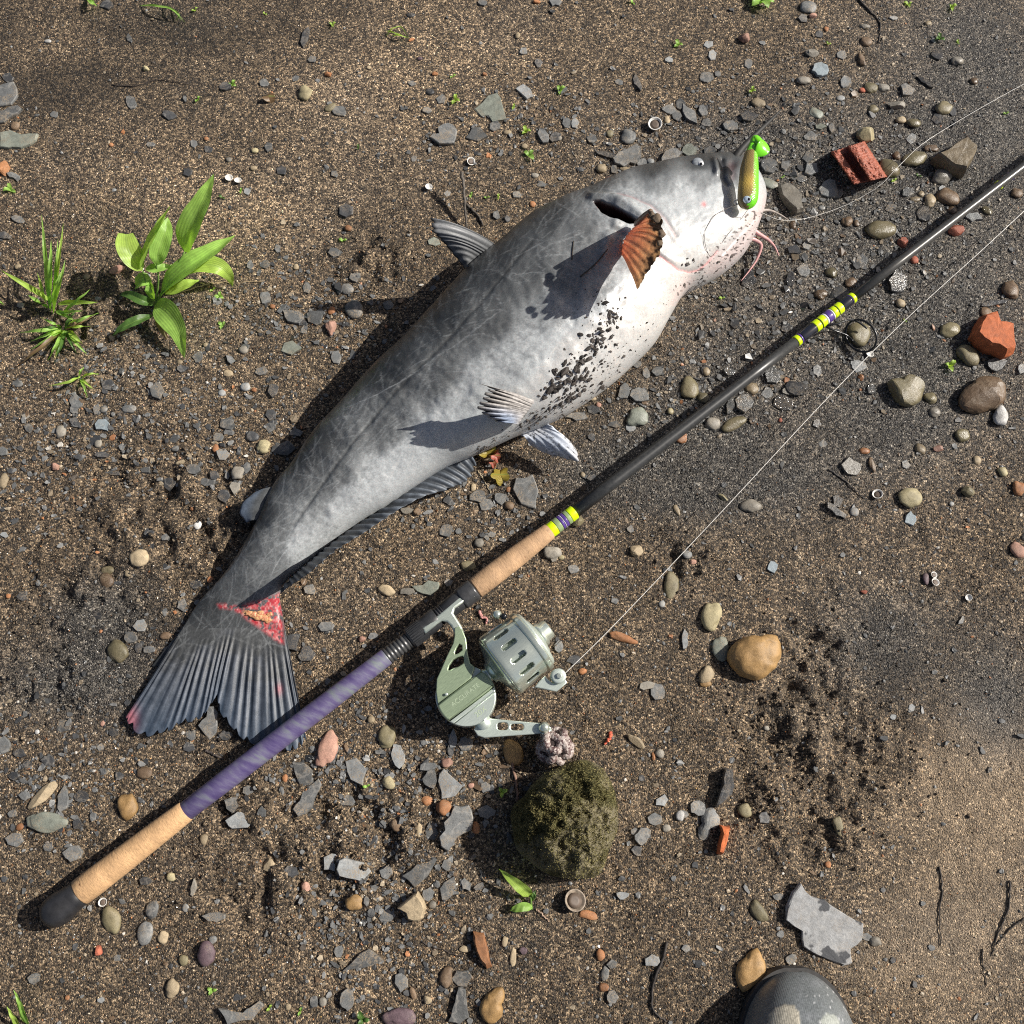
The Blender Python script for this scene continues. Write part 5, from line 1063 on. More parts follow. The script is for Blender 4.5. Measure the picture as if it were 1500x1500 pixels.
# kind colour x y length width [angle]   (S flake, P pebble, C angular chunk; three photograph pixels to the unit)
DATA = """
A: Ss 575 450 70 45 -60;Ss 240 505 35 30;Ss 570 170 50 25 -60;Py 1340 405 60 78;Po 1450 470 60 35 40;Ss 1490 490 60 50;Cr 1440 322 35 30;Cy 640 300 32 30;Pw 208 180 30 20;Py 1120 660 36 30;Ss 1180 645 45 36 60;Pt 1113 737 32 26;Ss 660 635 40 26;Ss 850 630 32 40;Sd 915 655 36 30;Sd 825 755 46 36;Sd 1235 750 60 45;Ss 1470 765 42 30;Sd 745 505 60 40;Ck 515 1180 80 45 20;Ss 1290 1390 110 60 -15;Ss 1385 1395 72 60;Sd 1330 1420 36 28;Pr 1455 1365 34 40;Pr 1195 1345 26 24;Ss 1165 1310 48 60;Ck 1455 1430 50 80;Ss 1350 1265 36 46;Ss 1165 1160 50 40;Ss 1100 1165 32 42;Ss 1470 1110 60 40;Ss 1220 1090 32 42;Pt 1300 1170 26 32;Ss 1335 1450 32 42;Pn 65 550 46 40;Cr 12 738 60 82;Ss 62 776 72 32 -30;Sd 35 340 50 42;Sd 1340 165 90 30 70;Ss 1160 365 40 34;Sd 990 380 55 40;Ss 1370 260 42 28;Sd 20 1035 60 40;Ss 80 965 60 30 -20;Pe 1005 700 30 24;Pt 380 1215 30 34;Ss 1300 345 34 28;Sd 470 20 60 40;Pp 500 835 22 22;Pr 905 608 24 20;Pr 487 635 24 20;Pt 78 1170 30 26;Pe 90 1340 36 28;Sp 1085 840 34 30
B: Ss 675 555 52 40;Ss 440 435 50 42;Ss 380 485 42 30;Pd 390 400 42 36;Ss 310 365 36 26;Ss 970 395 52 50;Sd 1298 360 75 30 -65;Ss 1220 360 42 30;Ss 990 540 46 50;Sp 1025 540 36 42;Ss 890 598 72 42 -65;Sd 940 600 55 50;Ss 1100 610 50 42;Ps 1260 595 66 80;Po 1180 585 36 40;Pt 1432 525 28 46;Ss 1440 480 62 40;Ss 1475 508 52 45;Ss 1490 460 40 52;Ss 1290 690 80 50 60;Ss 1325 720 50 45 -40;Pp 1360 708 36 36;Ss 1200 745 32 52;Pt 1260 748 80 28 -15;Pt 1140 738 46 46;Ss 1450 682 100 60 20;Pe 850 770 36 26;Pd 1050 745 34 28;Ss 320 697 26 36;Sp 465 850 30 30;Pr 840 895 28 30;Ss 770 855 42 40;Sd 730 960 28 32;Ss 680 945 36 42;Sd 20 925 60 60;Pr 30 1000 32 32;Sg 410 1065 55 42;Ps 55 1355 82 82;Ps 25 1265 60 60;Ss 60 1215 50 45;Pt 730 580 36 26;Pd 305 65 42 26;Sp 800 225 42 30;Cr 412 322 28 22;Cr 630 325 24 20;Sp 1440 262 42 26;Pv 345 255 24 20;Ss 620 10 40 30;Cr 858 5 36 24;Ss 940 10 60 40;Ss 205 1340 46 40;Ss 880 810 40 34;Pt 775 155 26 30;Sd 865 275 34 44;Pt 805 640 28 24;Sd 1165 680 30 90 80;Ck 1185 782 60 22;Pt 120 295 22 18;Pe 955 605 30 26
C: Ps 555 25 72 66;Sd 530 80 42 40;Ck 575 65 42 28;Ck 272 160 54 52;Sp 112 195 42 42;Sp 130 242 36 46;Ss 155 325 28 32;Ss 105 342 62 50;Sb 608 303 72 58;Sp 715 357 46 56;Po 828 383 66 48 -15;Pe 885 383 55 40;Px 790 395 28 24;Ss 985 392 75 55;Ce 800 115 50 26;Ce 570 225 60 44;Pn 808 180 50 46;Cn 785 260 82 34 -75;Pe 1208 265 50 46;Sd 1120 240 60 42 -30;Pe 530 350 62 36;Pp 698 430 42 30;Pg 588 495 70 55 -30;Pt 335 448 70 42 -20;Po 838 478 46 42;Ce 945 455 72 45;Po 1150 470 76 64 -15;Sd 1120 520 52 50;Sd 1185 490 32 42;Pt 962 525 46 36;Po 1020 535 60 42;Sg 605 555 52 30;Ss 655 560 28 52;Sp 1005 610 46 46;Cy 810 592 104 84;Po 908 738 100 92 -25;Po 1022 690 114 74 15;Pe 1142 772 84 84;Pn 942 682 36 46;Pn 1095 650 62 36;Pg 378 803 84 50 -20;Po 875 1000 140 92;Cx 1208 1005 76 56;Cx 970 1060 52 52;Pn 725 970 48 46;Pn 765 980 28 36;Pn 485 985 32 46;Pn 1165 860 102 78 -30;Pn 1185 920 42 36;Sd 1060 940 80 58 -50;Sp 1278 955 90 50 -20;Pt 1025 875 52 28;Pt 1050 850 32 28;Pt 1090 880 46 60;Ss 990 845 52 50;Ss 915 915 52 42;Pn 1470 845 55 46;Po 1340 925 52 32 -40;Pn 740 1240 52 46;Po 655 1195 52 50;Pn 610 1290 55 50;Ss 690 1290 72 70;Sd 940 1235 92 100;Ss 785 1150 52 60;Sd 485 1095 62 46;Sd 475 1230 48 62;Ss 530 1190 62 60;Sd 285 1230 72 92;Pn 1440 1270 70 100;Pt 960 1330 42 42;Po 780 1462 104 104;Py 1175 1445 96 76;Sd 1360 1335 120 26 10;Ss 30 500 105 50 -50;Ss 88 487 62 42 -50;Ss 105 540 52 42;Ss 215 555 78 46;Sd 290 510 82 60;Sg 35 660 72 60;Ss 120 665 52 60;Ss 380 730 82 70 -40;Ss 450 725 46 60;Sp 570 742 72 60;Ss 550 690 52 60;Sp 640 830 82 88;Ss 680 850 62 42;Ss 520 780 52 50;Ss 560 600 62 42;Pr 630 125 22 24;Sp 925 78 38 22;Pn 1280 355 36 32;Px 1020 1140 36 40;Sp 760 1145 36 36;Pn 1335 1370 60 50;Sd 230 1420 44 44;Pt 1080 100 34 26;Ss 700 240 44 40;Sd 600 150 40 34;Pp 612 912 30 26;Sd 455 1440 50 44;Ss 360 680 44 30;Ss 290 280 36 40;Sd 1060 360 90 22 -35;Ss 545 1080 40 40;Sd 745 700 40 30;Sp 1140 830 34 30
D: Ps 75 185 50 32;Sd 470 190 62 50;Ss 335 265 62 55;Ss 325 300 42 42;Ss 425 300 32 50;Ps 455 295 38 38;Sb 450 367 72 60;Ps 565 295 62 38;Pe 265 395 46 60;Sd 325 350 38 34;Ss 690 215 62 72;Sd 800 120 42 34;Pp 975 225 38 34;Pp 1075 200 46 46;Sd 1200 215 46 60;Ss 1150 130 62 42;Pr 1115 212 24 22;Ss 1000 362 72 60;Sd 1190 320 50 60;Ss 960 420 50 42;Pd 1105 417 62 50;Ss 1190 380 46 50;Py 1155 460 66 70;Sd 1240 470 112 72;Pr 945 468 26 40;Sp 980 500 62 55;Pe 1045 577 58 66;Ss 1085 555 42 52;Se 1030 640 52 56;Ss 1000 590 28 42;Sd 985 680 62 55;Ss 915 620 82 32;Ss 850 560 62 42;Sd 745 625 62 60;Ss 640 560 52 50;Pe 430 450 36 42;Ss 10 480 52 42;Pt 12 615 52 70;Sd 45 570 42 28;Ck 240 550 42 42;Pt 608 950 90 78;Po 475 1005 62 44;Pt 560 1015 28 42;Pn 465 1050 82 56 -50;Sd 655 840 48 36;Pw 865 805 40 46;Ss 725 860 45 32;Sp 615 1250 56 66;Ss 570 1300 62 55;Ss 655 1355 52 32;Sd 610 1350 42 50;Po 515 1360 112 84 -60;Pn 725 1295 56 32;Ss 800 1160 46 60;Ss 725 1190 24 42;Ss 1360 1090 62 46;Ss 1435 1250 80 52;Sd 1290 1320 62 92;Sd 1350 1370 82 80;Sd 860 1060 52 60;Cr 845 735 30 22;Sd 450 500 72 28;Ss 540 465 36 36;Ss 870 70 52 46;Pe 1070 35 42 40;Sg 1275 30 92 60;Pt 1000 140 52 32;Pr 35 1120 26 24;Sd 100 1120 60 50;Sd 430 1210 46 44;Pt 790 90 26 24;Pt 800 530 60 22 15;Sd 940 590 42 40;Ss 1300 400 60 40;Sp 20 850 40 30;Ss 125 380 36 44;Sd 90 470 30 28;Se 115 330 40 30;Sd 500 575 60 40;Ss 1480 70 50 60;Pt 905 15 26 22;Ps 770 470 34 30;Sd 815 215 40 30
E: Ss 1310 237 92 62 -25;Sp 1240 225 58 80;Pg 1305 327 102 96;Sp 1270 380 50 42;Ss 1200 365 62 40;Ss 1035 330 92 42;Pk 1130 278 26 28;Py 1447 305 28 32;Pr 1490 425 52 42;Co 1035 785 78 58;Pn 740 722 46 42;Ss 600 685 82 60;Ss 640 718 66 60;Ss 700 690 56 50;Cn 330 745 42 42;Se 285 745 62 32;Ss 460 830 62 60;Ss 515 835 28 28;Sd 470 700 58 42 -50;Pe 605 885 46 40;Ss 660 850 42 26;Ss 638 862 22 26;Pe 930 925 76 56;Py 967 948 26 24;Ct 1300 920 66 55;Ss 1270 825 32 36;Pt 1475 740 52 26 -70;Po 560 985 76 50 10;Pt 200 1092 80 50 -25;Se 290 1100 62 32;Ss 1020 1000 52 42;Po 1450 1075 135 72 80;Pp 1410 1155 32 36;Pr 1235 1302 122 38 -20;Sp 955 1340 42 55;Sd 1020 1400 62 50;Pr 1060 1450 36 32;Ck 90 1308 32 36;Ss 140 1295 50 32;Ss 1340 140 40 44;Ss 1300 100 42 36;Pt 1105 250 30 24;Pt 580 640 26 40;Pr 735 650 26 26;Sd 1100 420 36 34;Se 935 945 30 50;Ss 470 1060 44 34;Sd 690 1050 42 32;Ss 1200 1140 36 30;Pt 1060 585 24 26;Sd 1100 600 40 36;Sd 950 1310 24 24;Ss 1390 130 50 46;Sd 1110 300 60 40
F: Po 30 202 74 104 ;Po 90 245 52 46;Sd 500 207 114 68 -8;Ss 270 268 92 80;Ss 210 280 80 38 80;Ss 370 225 62 60;Sd 440 272 82 68;Ss 395 150 62 80;Ss 205 130 62 42;Pt 305 205 62 60;Pe 135 358 62 56;Po 225 362 130 58 25;Pr 5 420 28 52;Po 1090 247 54 58;Po 1257 55 105 88 -60;Sd 1380 100 82 66;Pw 1402 325 66 92;Po 1230 410 66 54;Pe 1108 310 56 50;Pt 1048 472 46 50;Pr 800 482 46 32;Cn 835 540 72 28 -80;Pt 1295 522 42 42;Py 1408 570 46 46;Pr 1478 645 56 66;Co 1255 660 62 60 -30;Se 740 550 100 84 -50;Ck 1125 470 52 32;Py 1005 685 100 84;Sb 1002 778 56 62;Pp 757 748 42 42;Pe 300 722 86 64;Cy 180 685 52 26 -35;Sb 395 990 46 54;Sd 670 742 125 32 -35;Pp 1183 713 24 24;Pk 1475 915 76 58 -40;Pd 1510 860 42 42;Py 130 1205 125 82 75;Pg 170 1345 72 108;Pt 105 1462 80 62 50;Sp 10 1310 34 92;Ss 1225 1225 44 24 60;Pv 1070 1045 32 50;Ck 45 968 36 30;Cx 800 1100 36 22;Sp 1490 120 40 50;Pp 20 935 46 40;Sd 680 700 50 60;Sd 590 360 44 40;Ss 830 210 40 60;Sp 770 110 70 60;Cr 785 155 30 40;Sp 750 95 30 30;Ss 615 450 40 36;Sd 100 130 40 60;Pt 105 130 34 46;Se 460 220 60 36;Ss 590 130 40 50;Px 430 345 18 22;Ss 980 540 44 40;Sd 1210 345 36 26
G: Ct 180 495 145 56 42;Ss 278 520 130 48 82;Sd 355 500 66 60;Pc 558 540 88 108;Pg 195 612 175 82 -5;Ss 110 495 52 46;Ss 60 690 92 60;Pr 85 635 42 32;Ss 325 748 95 72 15;Ss 410 590 32 42;Pn 632 397 76 54;Sd 525 410 42 40;Ss 15 275 52 72;Ss 280 190 72 60;Pw 162 215 24 22;Pk 450 180 22 26;Pk 1435 292 165 84 68;Ss 1025 537 80 84;Ss 1150 570 42 52;Ss 1165 665 52 26 20;Ss 1090 470 52 46;Pr 1250 420 26 36;Sp 1460 790 92 90;Sd 1280 830 72 50;Ct 1180 800 62 58 50;Py 750 855 46 40;Pt 895 690 42 46;Po 490 1045 128 86 -65;Ps 665 1000 62 76;Ps 635 1100 60 92;Pp 815 990 32 36;Pt 715 1120 46 54;Cx 430 1178 46 42;Pv 905 1195 92 98;Pp 935 1130 36 36;Po 805 1220 42 46;Pt 755 1345 64 80;Ss 150 1300 62 52;Ss 1380 1400 42 52;Pe 1420 1405 36 42;Ss 940 1030 112 48;Ck 1340 895 56 38 -50;Se 850 900 72 24 80;Sd 640 870 62 42;Ss 840 230 52 60;Sd 830 285 52 48;Sd 85 310 60 44;Ss 440 285 40 36;Sd 60 410 50 40;Ss 515 1210 40 30;Sp 445 1395 30 30;Ss 980 110 46 40;Sd 990 235 70 44;Sd 560 90 30 34;Sd 340 620 50 60;Ss 210 720 44 40;Ss 55 575 40 36;Pr 295 1385 22 20;Pt 1265 1425 30 28;Sd 500 220 50 44;Sd 210 345 60 50;Sd 120 360 50 40;Ss 1490 1180 40 50;Sd 1040 1385 40 34
H: Po 200 242 112 78 75;Pt 130 162 32 36;Sp 250 322 118 54 -75;Sp 60 387 130 92 -70;Ck 460 350 66 50;Ss 390 420 62 92;Ss 380 370 82 42;Py 205 440 62 54 -45;Pr 375 520 52 46;Pr 450 552 72 72;Ss 640 567 80 68;Ss 630 460 42 52;Pr 590 640 36 56;Ss 400 660 72 100;Pt 340 650 28 60;Ss 460 800 48 60;Ss 200 837 62 60;Ss 470 905 110 66 60;Ss 550 887 72 42 -60;Sd 605 895 62 32 25;Pc 58 965 82 70;Pe 400 975 36 36;Ss 200 1025 72 60;Pk 570 452 30 28;Pn 240 620 62 58;Ss 30 520 72 60;Ss 260 1310 92 68 -75;Pn 460 1295 92 54 75;Ss 535 1297 95 76 35;Pt 755 1207 90 28 85;Pt 718 1138 52 26 80;Cv 800 1178 42 36;Pv 258 1475 150 80;Pn 315 1370 56 28 -70;Ct 380 1395 46 36;Ss 25 1390 62 98;Pr 1140 1200 42 50;Ss 1190 1235 52 44;Ps 1160 1280 62 36 80;Pr 1155 1340 46 42;Ss 1190 1380 56 60;Sp 1370 1222 74 58;Ss 1375 600 72 60;Ss 1320 670 92 68 60;Sp 1235 935 60 36;Sp 1410 520 62 46 45;Pw 1490 585 42 50;Pc 750 312 125 84 -65;Ct 1295 255 92 40 -48;Cr 1372 325 16 42;Pr 1085 1022 88 40 -10;Se 1340 15 80 42;Ss 1390 40 72 80;Pe 1430 640 40 30;Sd 1300 740 60 50;Pt 540 1170 50 30;Ss 110 960 24 46;Sp 175 1005 24 30;Ss 1290 655 40 34;Sd 570 1120 40 30;Sp 490 250 36 90;Ss 545 270 80 80;Pe 1400 310 40 40;Sd 1320 420 36 30;Ss 380 930 60 60;Ss 150 900 40 40;Ss 170 305 50 28;Sd 480 300 30 60
I: Ss 70 550 72 70;Po 685 630 92 40 -80;Po 335 1007 108 64 -55;Pe 850 1137 50 46;Ss 810 1117 42 36;Sp 475 1215 50 40 40;Sd 70 1235 36 46;Ss 430 1105 36 36;Ss 15 1165 42 40;Sp 925 150 32 32;Pc 100 5 52 32;Po 275 560 60 60;Sd 360 590 60 60;Ss 1055 970 24 22;Sd 1020 1325 26 32;Sd 925 1220 24 26;Sp 1005 110 30 34;Pe 370 200 28 26;Sd 880 910 26 24;Pr 640 800 28 30;Ss 420 940 50 34;Ss 5 580 40 40
"""
# irregular outlines: kind colour, then x,y pairs
POLY = """
A: Sg 0,585 50,575 100,595 170,590 160,620 95,655 0,650;Ss -20,380 60,360 80,420 50,460 -20,470;Ss -20,490 80,465 100,480 20,540 -20,545
B: Sg 582,480 645,425 685,415 706,455 725,525 665,537;Ss 385,605 430,590 424,560 470,540 510,570 495,630 430,635;Ss 545,605 575,563 612,563 645,600 600,622;Sp 765,390 800,368 830,390 842,430 815,437;Ss 1190,700 1215,670 1270,648 1300,630 1315,660 1290,690 1240,735 1200,722
C: Cx 650,680 745,625 800,630 832,680 870,740 897,775 840,795 740,817 690,760;Ct 1100,690 1175,650 1240,613 1285,655 1270,710 1240,767 1180,752;Ce 420,815 450,803 488,820 522,860 527,930 500,937 465,905;Cz 1265,1480 1290,1420 1312,1385 1370,1373 1385,1420 1450,1430 1452,1500 1450,1555 1410,1575 1330,1540 1290,1510
E: Ss 765,600 840,588 867,660 855,737 790,717 752,650;Sg 308,1075 430,1060 425,1090 390,1117
F: Co 918,160 970,149 1077,165 1075,210 1020,267 990,262 940,200;Cn 1243,230 1300,165 1370,133 1440,175 1447,215 1370,277 1250,267;Cc 215,1385 225,1340 265,1305 350,1288 430,1287 447,1330 440,1395 395,1450 350,1480 290,1470 240,1430
G: Ss 1283,350 1330,348 1375,385 1375,440 1330,472;Ss 1285,560 1330,480 1400,418 1412,450 1370,550 1310,590;Sp 990,605 1080,548 1122,610 1090,637 1020,642;Ss 960,1430 1060,1460 1140,1398 1162,1420 1110,1482 1000,1502;Ss 868,190 910,150 912,98 942,102 962,130 955,190 920,252
H: Sp 430,400 450,378 535,455 500,500 440,512;Ss 428,680 480,580 498,538 560,536 582,600 570,650 510,680 470,742 438,722;Ss 263,850 330,798 430,763 380,850 320,902;Sp -10,780 100,790 132,830 90,872 -10,850;Ct 243,990 290,950 335,918 372,990 360,1037 320,1052;Ss 0,1270 120,1168 187,1220 100,1252;Ss 468,1490 500,1400 515,1338 547,1345 562,1470 520,1502;Cr 578,1093 627,1098 645,1170 662,1250 640,1257 592,1180;Pc 628,1390 660,1360 707,1343 702,1420 672,1502 638,1502
I: Cd 143,545 165,470 185,378 222,378 217,490 152,548;Cs 78,690 93,620 140,543 152,560 125,640 110,692;Cz 152,755 165,625 205,628 200,660 172,757;Sp 453,985 478,920 510,878 560,938 620,953 670,990 722,1023 797,1058 787,1130 740,1172 747,1235 715,1247 640,1222 570,1190 528,1160 520,1090 450,1040;Cc 288,1210 340,1173 358,1215 372,1260 367,1295 320,1335 272,1370
"""
def wetat(px, py): return float(np.clip(blobs(np.array([px]), np.array([py]), WET)[0]*.9, 0, 1))*random.uniform(.35, 1.0)
def finish(o, kind, c, px, py, size, grp):
    o['wet'] = wetat(px, py); own(o); STONES.append((o, kind, CNAME[c], px, py, size, grp)); return o
def flake(poly, c, thick, name='slate_flake', kind='flake', grp='slate flakes strewn on the sand', inset=.93):
    """poly in photograph pixels: a plate with chipped edges, a slanted top and a stepped rim"""
    pl = []
    for k in range(len(poly)):
        (x0, y0), (x1, y1) = poly[k], poly[(k+1) % len(poly)]
        pl.append((x0, y0)); L = math.hypot(x1-x0, y1-y0)
        ns_ = 1 if L < 9 else (2 if L < 30 else 3)
        for q in range(1, ns_): 
            t = q/ns_+random.uniform(-.1, .1); j = L*.055; pl.append((x0+(x1-x0)*t+random.gauss(0, j), y0+(y1-y0)*t+random.gauss(0, j)))
    cx = sum(p[0] for p in pl)/len(pl); cy = sum(p[1] for p in pl)/len(pl); g = G(cx, cy); zt = g.z
    W = [P(x, y, zt+thick*.5) for x, y in pl]; c0 = Vector((sum(p.x for p in W)/len(W), sum(p.y for p in W)/len(W), 0))
    tx, ty = random.gauss(0, .05), random.gauss(0, .05); k = len(W); V = []
    for zz, sc_, nz_ in ((-.004, .97, 0), (thick*.45, 1.0, .12), (thick*.86, .5+inset*.5 if inset < .9 else .975, .10), (thick, inset, .012)):
        for p in W:
            d = p-c0; d.z = 0; V.append(Vector((c0.x+d.x*sc_*(1+random.uniform(-.02, .02)), c0.y+d.y*sc_*(1+random.uniform(-.02, .02)), zt+zz*(1+random.uniform(-nz_, nz_))+(d.x*tx+d.y*ty)*(zz > 0))))
    for p in W:
        d = p-c0; d.z = 0; V.append(Vector((c0.x+d.x*.5, c0.y+d.y*.5, zt+thick*random.uniform(.995, 1.015)+(d.x*tx+d.y*ty)*.5)))
    V.append(Vector((c0.x, c0.y, zt+thick*1.008))); F = []
    for j in range(4):
        for i in range(k): F.append([j*k+i, j*k+(i+1) % k, (j+1)*k+(i+1) % k, (j+1)*k+i])
    for i in range(k): F.append([4*k+i, 4*k+(i+1) % k, 5*k])
    o = mesh_o(name, V, F, SM[c], None, False)
    bm = bmesh.new(); bm.from_mesh(o.data); bmesh.ops.recalc_face_normals(bm, faces=bm.faces); bm.to_mesh(o.data); bm.free()
    xs = [p[0] for p in poly]; ys = [p[1] for p in poly]
    return finish(o, kind, c, cx, cy, max(max(xs)-min(xs), max(ys)-min(ys)), grp)
m_ = SM['q']; nt = m_.node_tree; bs = nt.nodes['Principled BSDF']; src = bs.inputs['Base Color'].links[0].from_socket; co, _ = objco(nt)
nt.links.new(mulc(nt, src, (.055, .057, .062), ramp(nt, noise(nt, co, 38, 3, .5), [(.57, 0.0), (.60, 1.0)]), 'MIX'), bs.inputs['Base Color'])
def ell(px, py, L, W_, a, n=None, rag=.22):
    n = n or random.choice((5, 6, 6, 7, 8)); pts = []; t0 = random.uniform(0, 6.28); a = math.radians(a)
    for k in range(n):
        t = t0+2*math.pi*(k+random.uniform(-.28, .28))/n; r_ = 1+random.uniform(-rag, rag*.6)
        u, v = math.cos(t)*L/2*r_*1.06, math.sin(t)*W_/2*r_*1.06; pts.append((px+u*math.cos(a)+v*math.sin(a), py-u*math.sin(a)+v*math.cos(a)))
    return pts
def pebble(px, py, L, W_, a, c, name='pebble', kind='pebble', grp='pebbles strewn on the sand', cuts=0, hf=.62, sub=None, outline=None):
    g = G(px, py); s = mpp(px, py); a = math.radians(a); sub = sub or (2 if L < 16 else (3 if L < 50 else 4))
    bmx = bmesh.new(); bmesh.ops.create_icosphere(bmx, subdivisions=sub, radius=1); ox, oy = random.uniform(0, 99), random.uniform(0, 99)
    pl = [(Vector((random.gauss(0, 1), random.gauss(0, 1), random.gauss(.3, .8))).normalized(), random.uniform(.55, .85)) for _ in range(cuts)]
    H = min(L, W_)*s*hf; h2 = H*.5
    co = np.array([v.co[:] for v in bmx.verts]); c00 = co.copy()
    lf = fbm(co[:, 0]*1.1+ox+co[:, 2]*.7, co[:, 1]*1.1+oy, 2, 3)-.5; hf_ = fbm(co[:, 0]*4+ox+co[:, 2]*2, co[:, 1]*4+oy, 3, 5)-.5
    # superellipsoid squareness and lumps
    e = random.uniform(.72, 1.0); co = np.sign(co)*np.abs(co)**e; co /= np.maximum(np.linalg.norm(co, axis=1), .75)[:, None]
    co = co*(1+.55*lf+.16*hf_)[:, None]
    for n_, d_c in pl:
        dd = co@np.array(n_)-d_c; co = co-np.maximum(dd, 0)[:, None]*np.array(n_)*.92
    if outline is not None:
        th_ = np.arctan2(co[:, 1], co[:, 0]); rr0 = np.hypot(co[:, 0], co[:, 1])
        ow = np.array([(P(x, y, g.z+h2*.6)-g)[:2] for x, y in outline]); oa = np.arctan2(ow[:, 1], ow[:, 0]); orr = np.hypot(ow[:, 0], ow[:, 1]); o_ = np.argsort(oa)
        R = np.interp(th_, np.concatenate([oa[o_]-2*np.pi, oa[o_], oa[o_]+2*np.pi]), np.tile(orr[o_], 3)); k = rr0/np.maximum(rr0.max(), 1e-6)
        sc_ = np.clip(np.hypot(c00[:, 0], c00[:, 1])**.85*(1+.10*hf_), 0, 1.03); V = np.stack([np.cos(th_)*R*sc_, np.sin(th_)*R*sc_, co[:, 2]*h2], -1)
    else:
        u, v = co[:, 0]*L/2*s, co[:, 1]*W_/2*s; V = np.stack([u*math.cos(a)-v*math.sin(a), u*math.sin(a)+v*math.cos(a), co[:, 2]*h2], -1)
    V = V+np.array([g.x, g.y, g.z+h2*.36])
    V[:, :2] += (np.array(P(px, py, g.z+h2*.8))-np.array(g))[:2]
    F = np.array([[v.index for v in f.verts] for f in bmx.faces]); bmx.free()
    o = mesh_o(name, V, F, SM[c], None, cuts == 0)
    return finish(o, kind, c, px, py, max(L, W_), grp)
def parse(txt):
    for line in txt.strip().splitlines():
        t, rest = line.split(':', 1); ox, oy = TILES[t.strip()]
        for e in rest.split(';'):
            e = e.split()
            if e: yield ox, oy, e
def brick_half(cx, cy):
    """a lump of hollow brick lying on its side: two ridges with a channel between them"""
    A0, B0, A1, B1 = (1217,223), (1266,207), (1250,270), (1299,259); g = G(cx, cy); prof = [(0,-.004),(.0,.006),(.03,.019),(.06,.021),(.20,.022),(.24,.019),(.27,.011),(.34,.009),(.45,.010),(.50,.014),(.52,.026),(.55,.029),(.66,.030),(.80,.029),(.90,.027),(.96,.022),(1.0,.010),(1.0,-.004)]
    nv = 44; pr = crom(prof, 70); V = np.zeros((nv, 70, 3))
    for j in range(nv):
        v = -.02+1.04*j/(nv-1); e = .97 if 0 < j < nv-1 else .0
        for i in range(70):
            u, z = pr[i]; jj = .045*(float(vn(np.array(u*5.), np.array(j*.17+u*2), 5))-.5)
            px = (A0[0]*(1-u)+B0[0]*u)*(1-v)+(A1[0]*(1-u)+B1[0]*u)*v+jj*60*(u-.5)*0; py = (A0[1]*(1-u)+B0[1]*u)*(1-v)+(A1[1]*(1-u)+B1[1]*u)*v
            zz = z*(1+.25*(float(fbm(np.array(u*6.), np.array(v*5.), 3, 8))-.5)); p = P(px, py, zz+g.z)
            if j in (0, nv-1): zz = min(zz, -.003); p = P(px, py, g.z+zz)
            V[j, i] = p
    V[:, :, :2] += rng.normal(0, .00035, (nv, 70, 2)); V[:, :, 2] += rng.normal(0, .0003, (nv, 70))
    o = mesh_o('brick_piece', V.reshape(-1, 3), gridF(nv, 70), SM['x'], None, False)
    bm = bmesh.new(); bm.from_mesh(o.data); bmesh.ops.recalc_face_normals(bm, faces=bm.faces); bm.to_mesh(o.data); bm.free()
    return finish(o, 'piece', 'x', cx, cy, 80, BRK)
BRK = 'broken brick pieces on the wet gravel'
for ox, oy, e in parse(POLY):
    kd, c = e[0]; pts = [tuple(float(v) for v in q.split(',')) for q in e[1:]]; pts = [(ox+x/3, oy+y/3) for x, y in pts]
    cx = sum(p[0] for p in pts)/len(pts); cy = sum(p[1] for p in pts)/len(pts); sz = max(max(p[0] for p in pts)-min(p[0] for p in pts), max(p[1] for p in pts)-min(p[1] for p in pts))
    mn = min(max(p[0] for p in pts)-min(p[0] for p in pts), max(p[1] for p in pts)-min(p[1] for p in pts))
    if kd == 'S' and sz > 100: flake(pts, 'q', .0060, inset=.955)
    elif kd == 'S': flake(pts, c, min(max(sz*.00009, .0018), .0048))
    elif c == 'x': brick_half(cx, cy)
    elif c == 'r': flake(pts, c, .009, 'stone', 'stone', 'stones lying on the sand', .72)
    elif c in 'zt' and sz > 24: flake(pts, c, sz*.00036, 'brick_piece' if c == 'z' else 'stone', 'piece' if c == 'z' else 'stone', BRK if c == 'z' else 'stones lying on the sand', .80)
    elif c in 'de': flake(pts, c, .011, 'stone', 'stone', 'stones lying on the sand', .86)
    elif kd == 'P' or c == 'c': pebble(cx, cy, sz, mn, 0, c, 'stone', 'stone', 'stones lying on the sand', 0, .75, 4, pts)
    else: pebble(cx, cy, sz, mn, 0, c, 'brick_piece' if c in 'xz' else 'stone', 'piece' if c in 'xz' else 'stone', BRK if c in 'xz' else 'stones lying on the sand', 6, .85 if c not in 'ds' else .7, 4, pts)
nsl = npb = 0
allS = sorted((max(float(e[3]), float(e[4])) for _, _, e in parse(DATA) if e[0][0] == 'S'), reverse=True); LIM = allS[265]
BEYOND = []
for ox, oy, e in parse(DATA):
    kd, c = e[0]; x, y, L, W_ = (float(q) for q in e[1:5]); a = float(e[5]) if len(e) > 5 else None
    x, y, L, W_ = ox+x/3, oy+y/3, L/3, W_/3
    if a is None: a = 0 
    if L < W_: L, W_, a = W_, L, a+90
    if kd == 'S':
        o = flake(ell(x, y, L, W_, a), c, min(max(L*.00011, .0013), .0036)); nsl += 1
        if max(float(e[3]), float(e[4])) <= LIM: BEYOND.append(o); STONES.pop()
    elif kd == 'P': pebble(x, y, L, W_, a, c, hf=.36 if c in 'spdg' else .52); npb += 1
    else: pebble(x, y, L, W_, a, c, 'brick_piece' if c in 'xz' else 'stone', 'piece' if c in 'xz' else 'stone', BRK if c in 'xz' else 'stones lying on the sand', 7, .75)
V = []; F = []; MI = []; mats = []
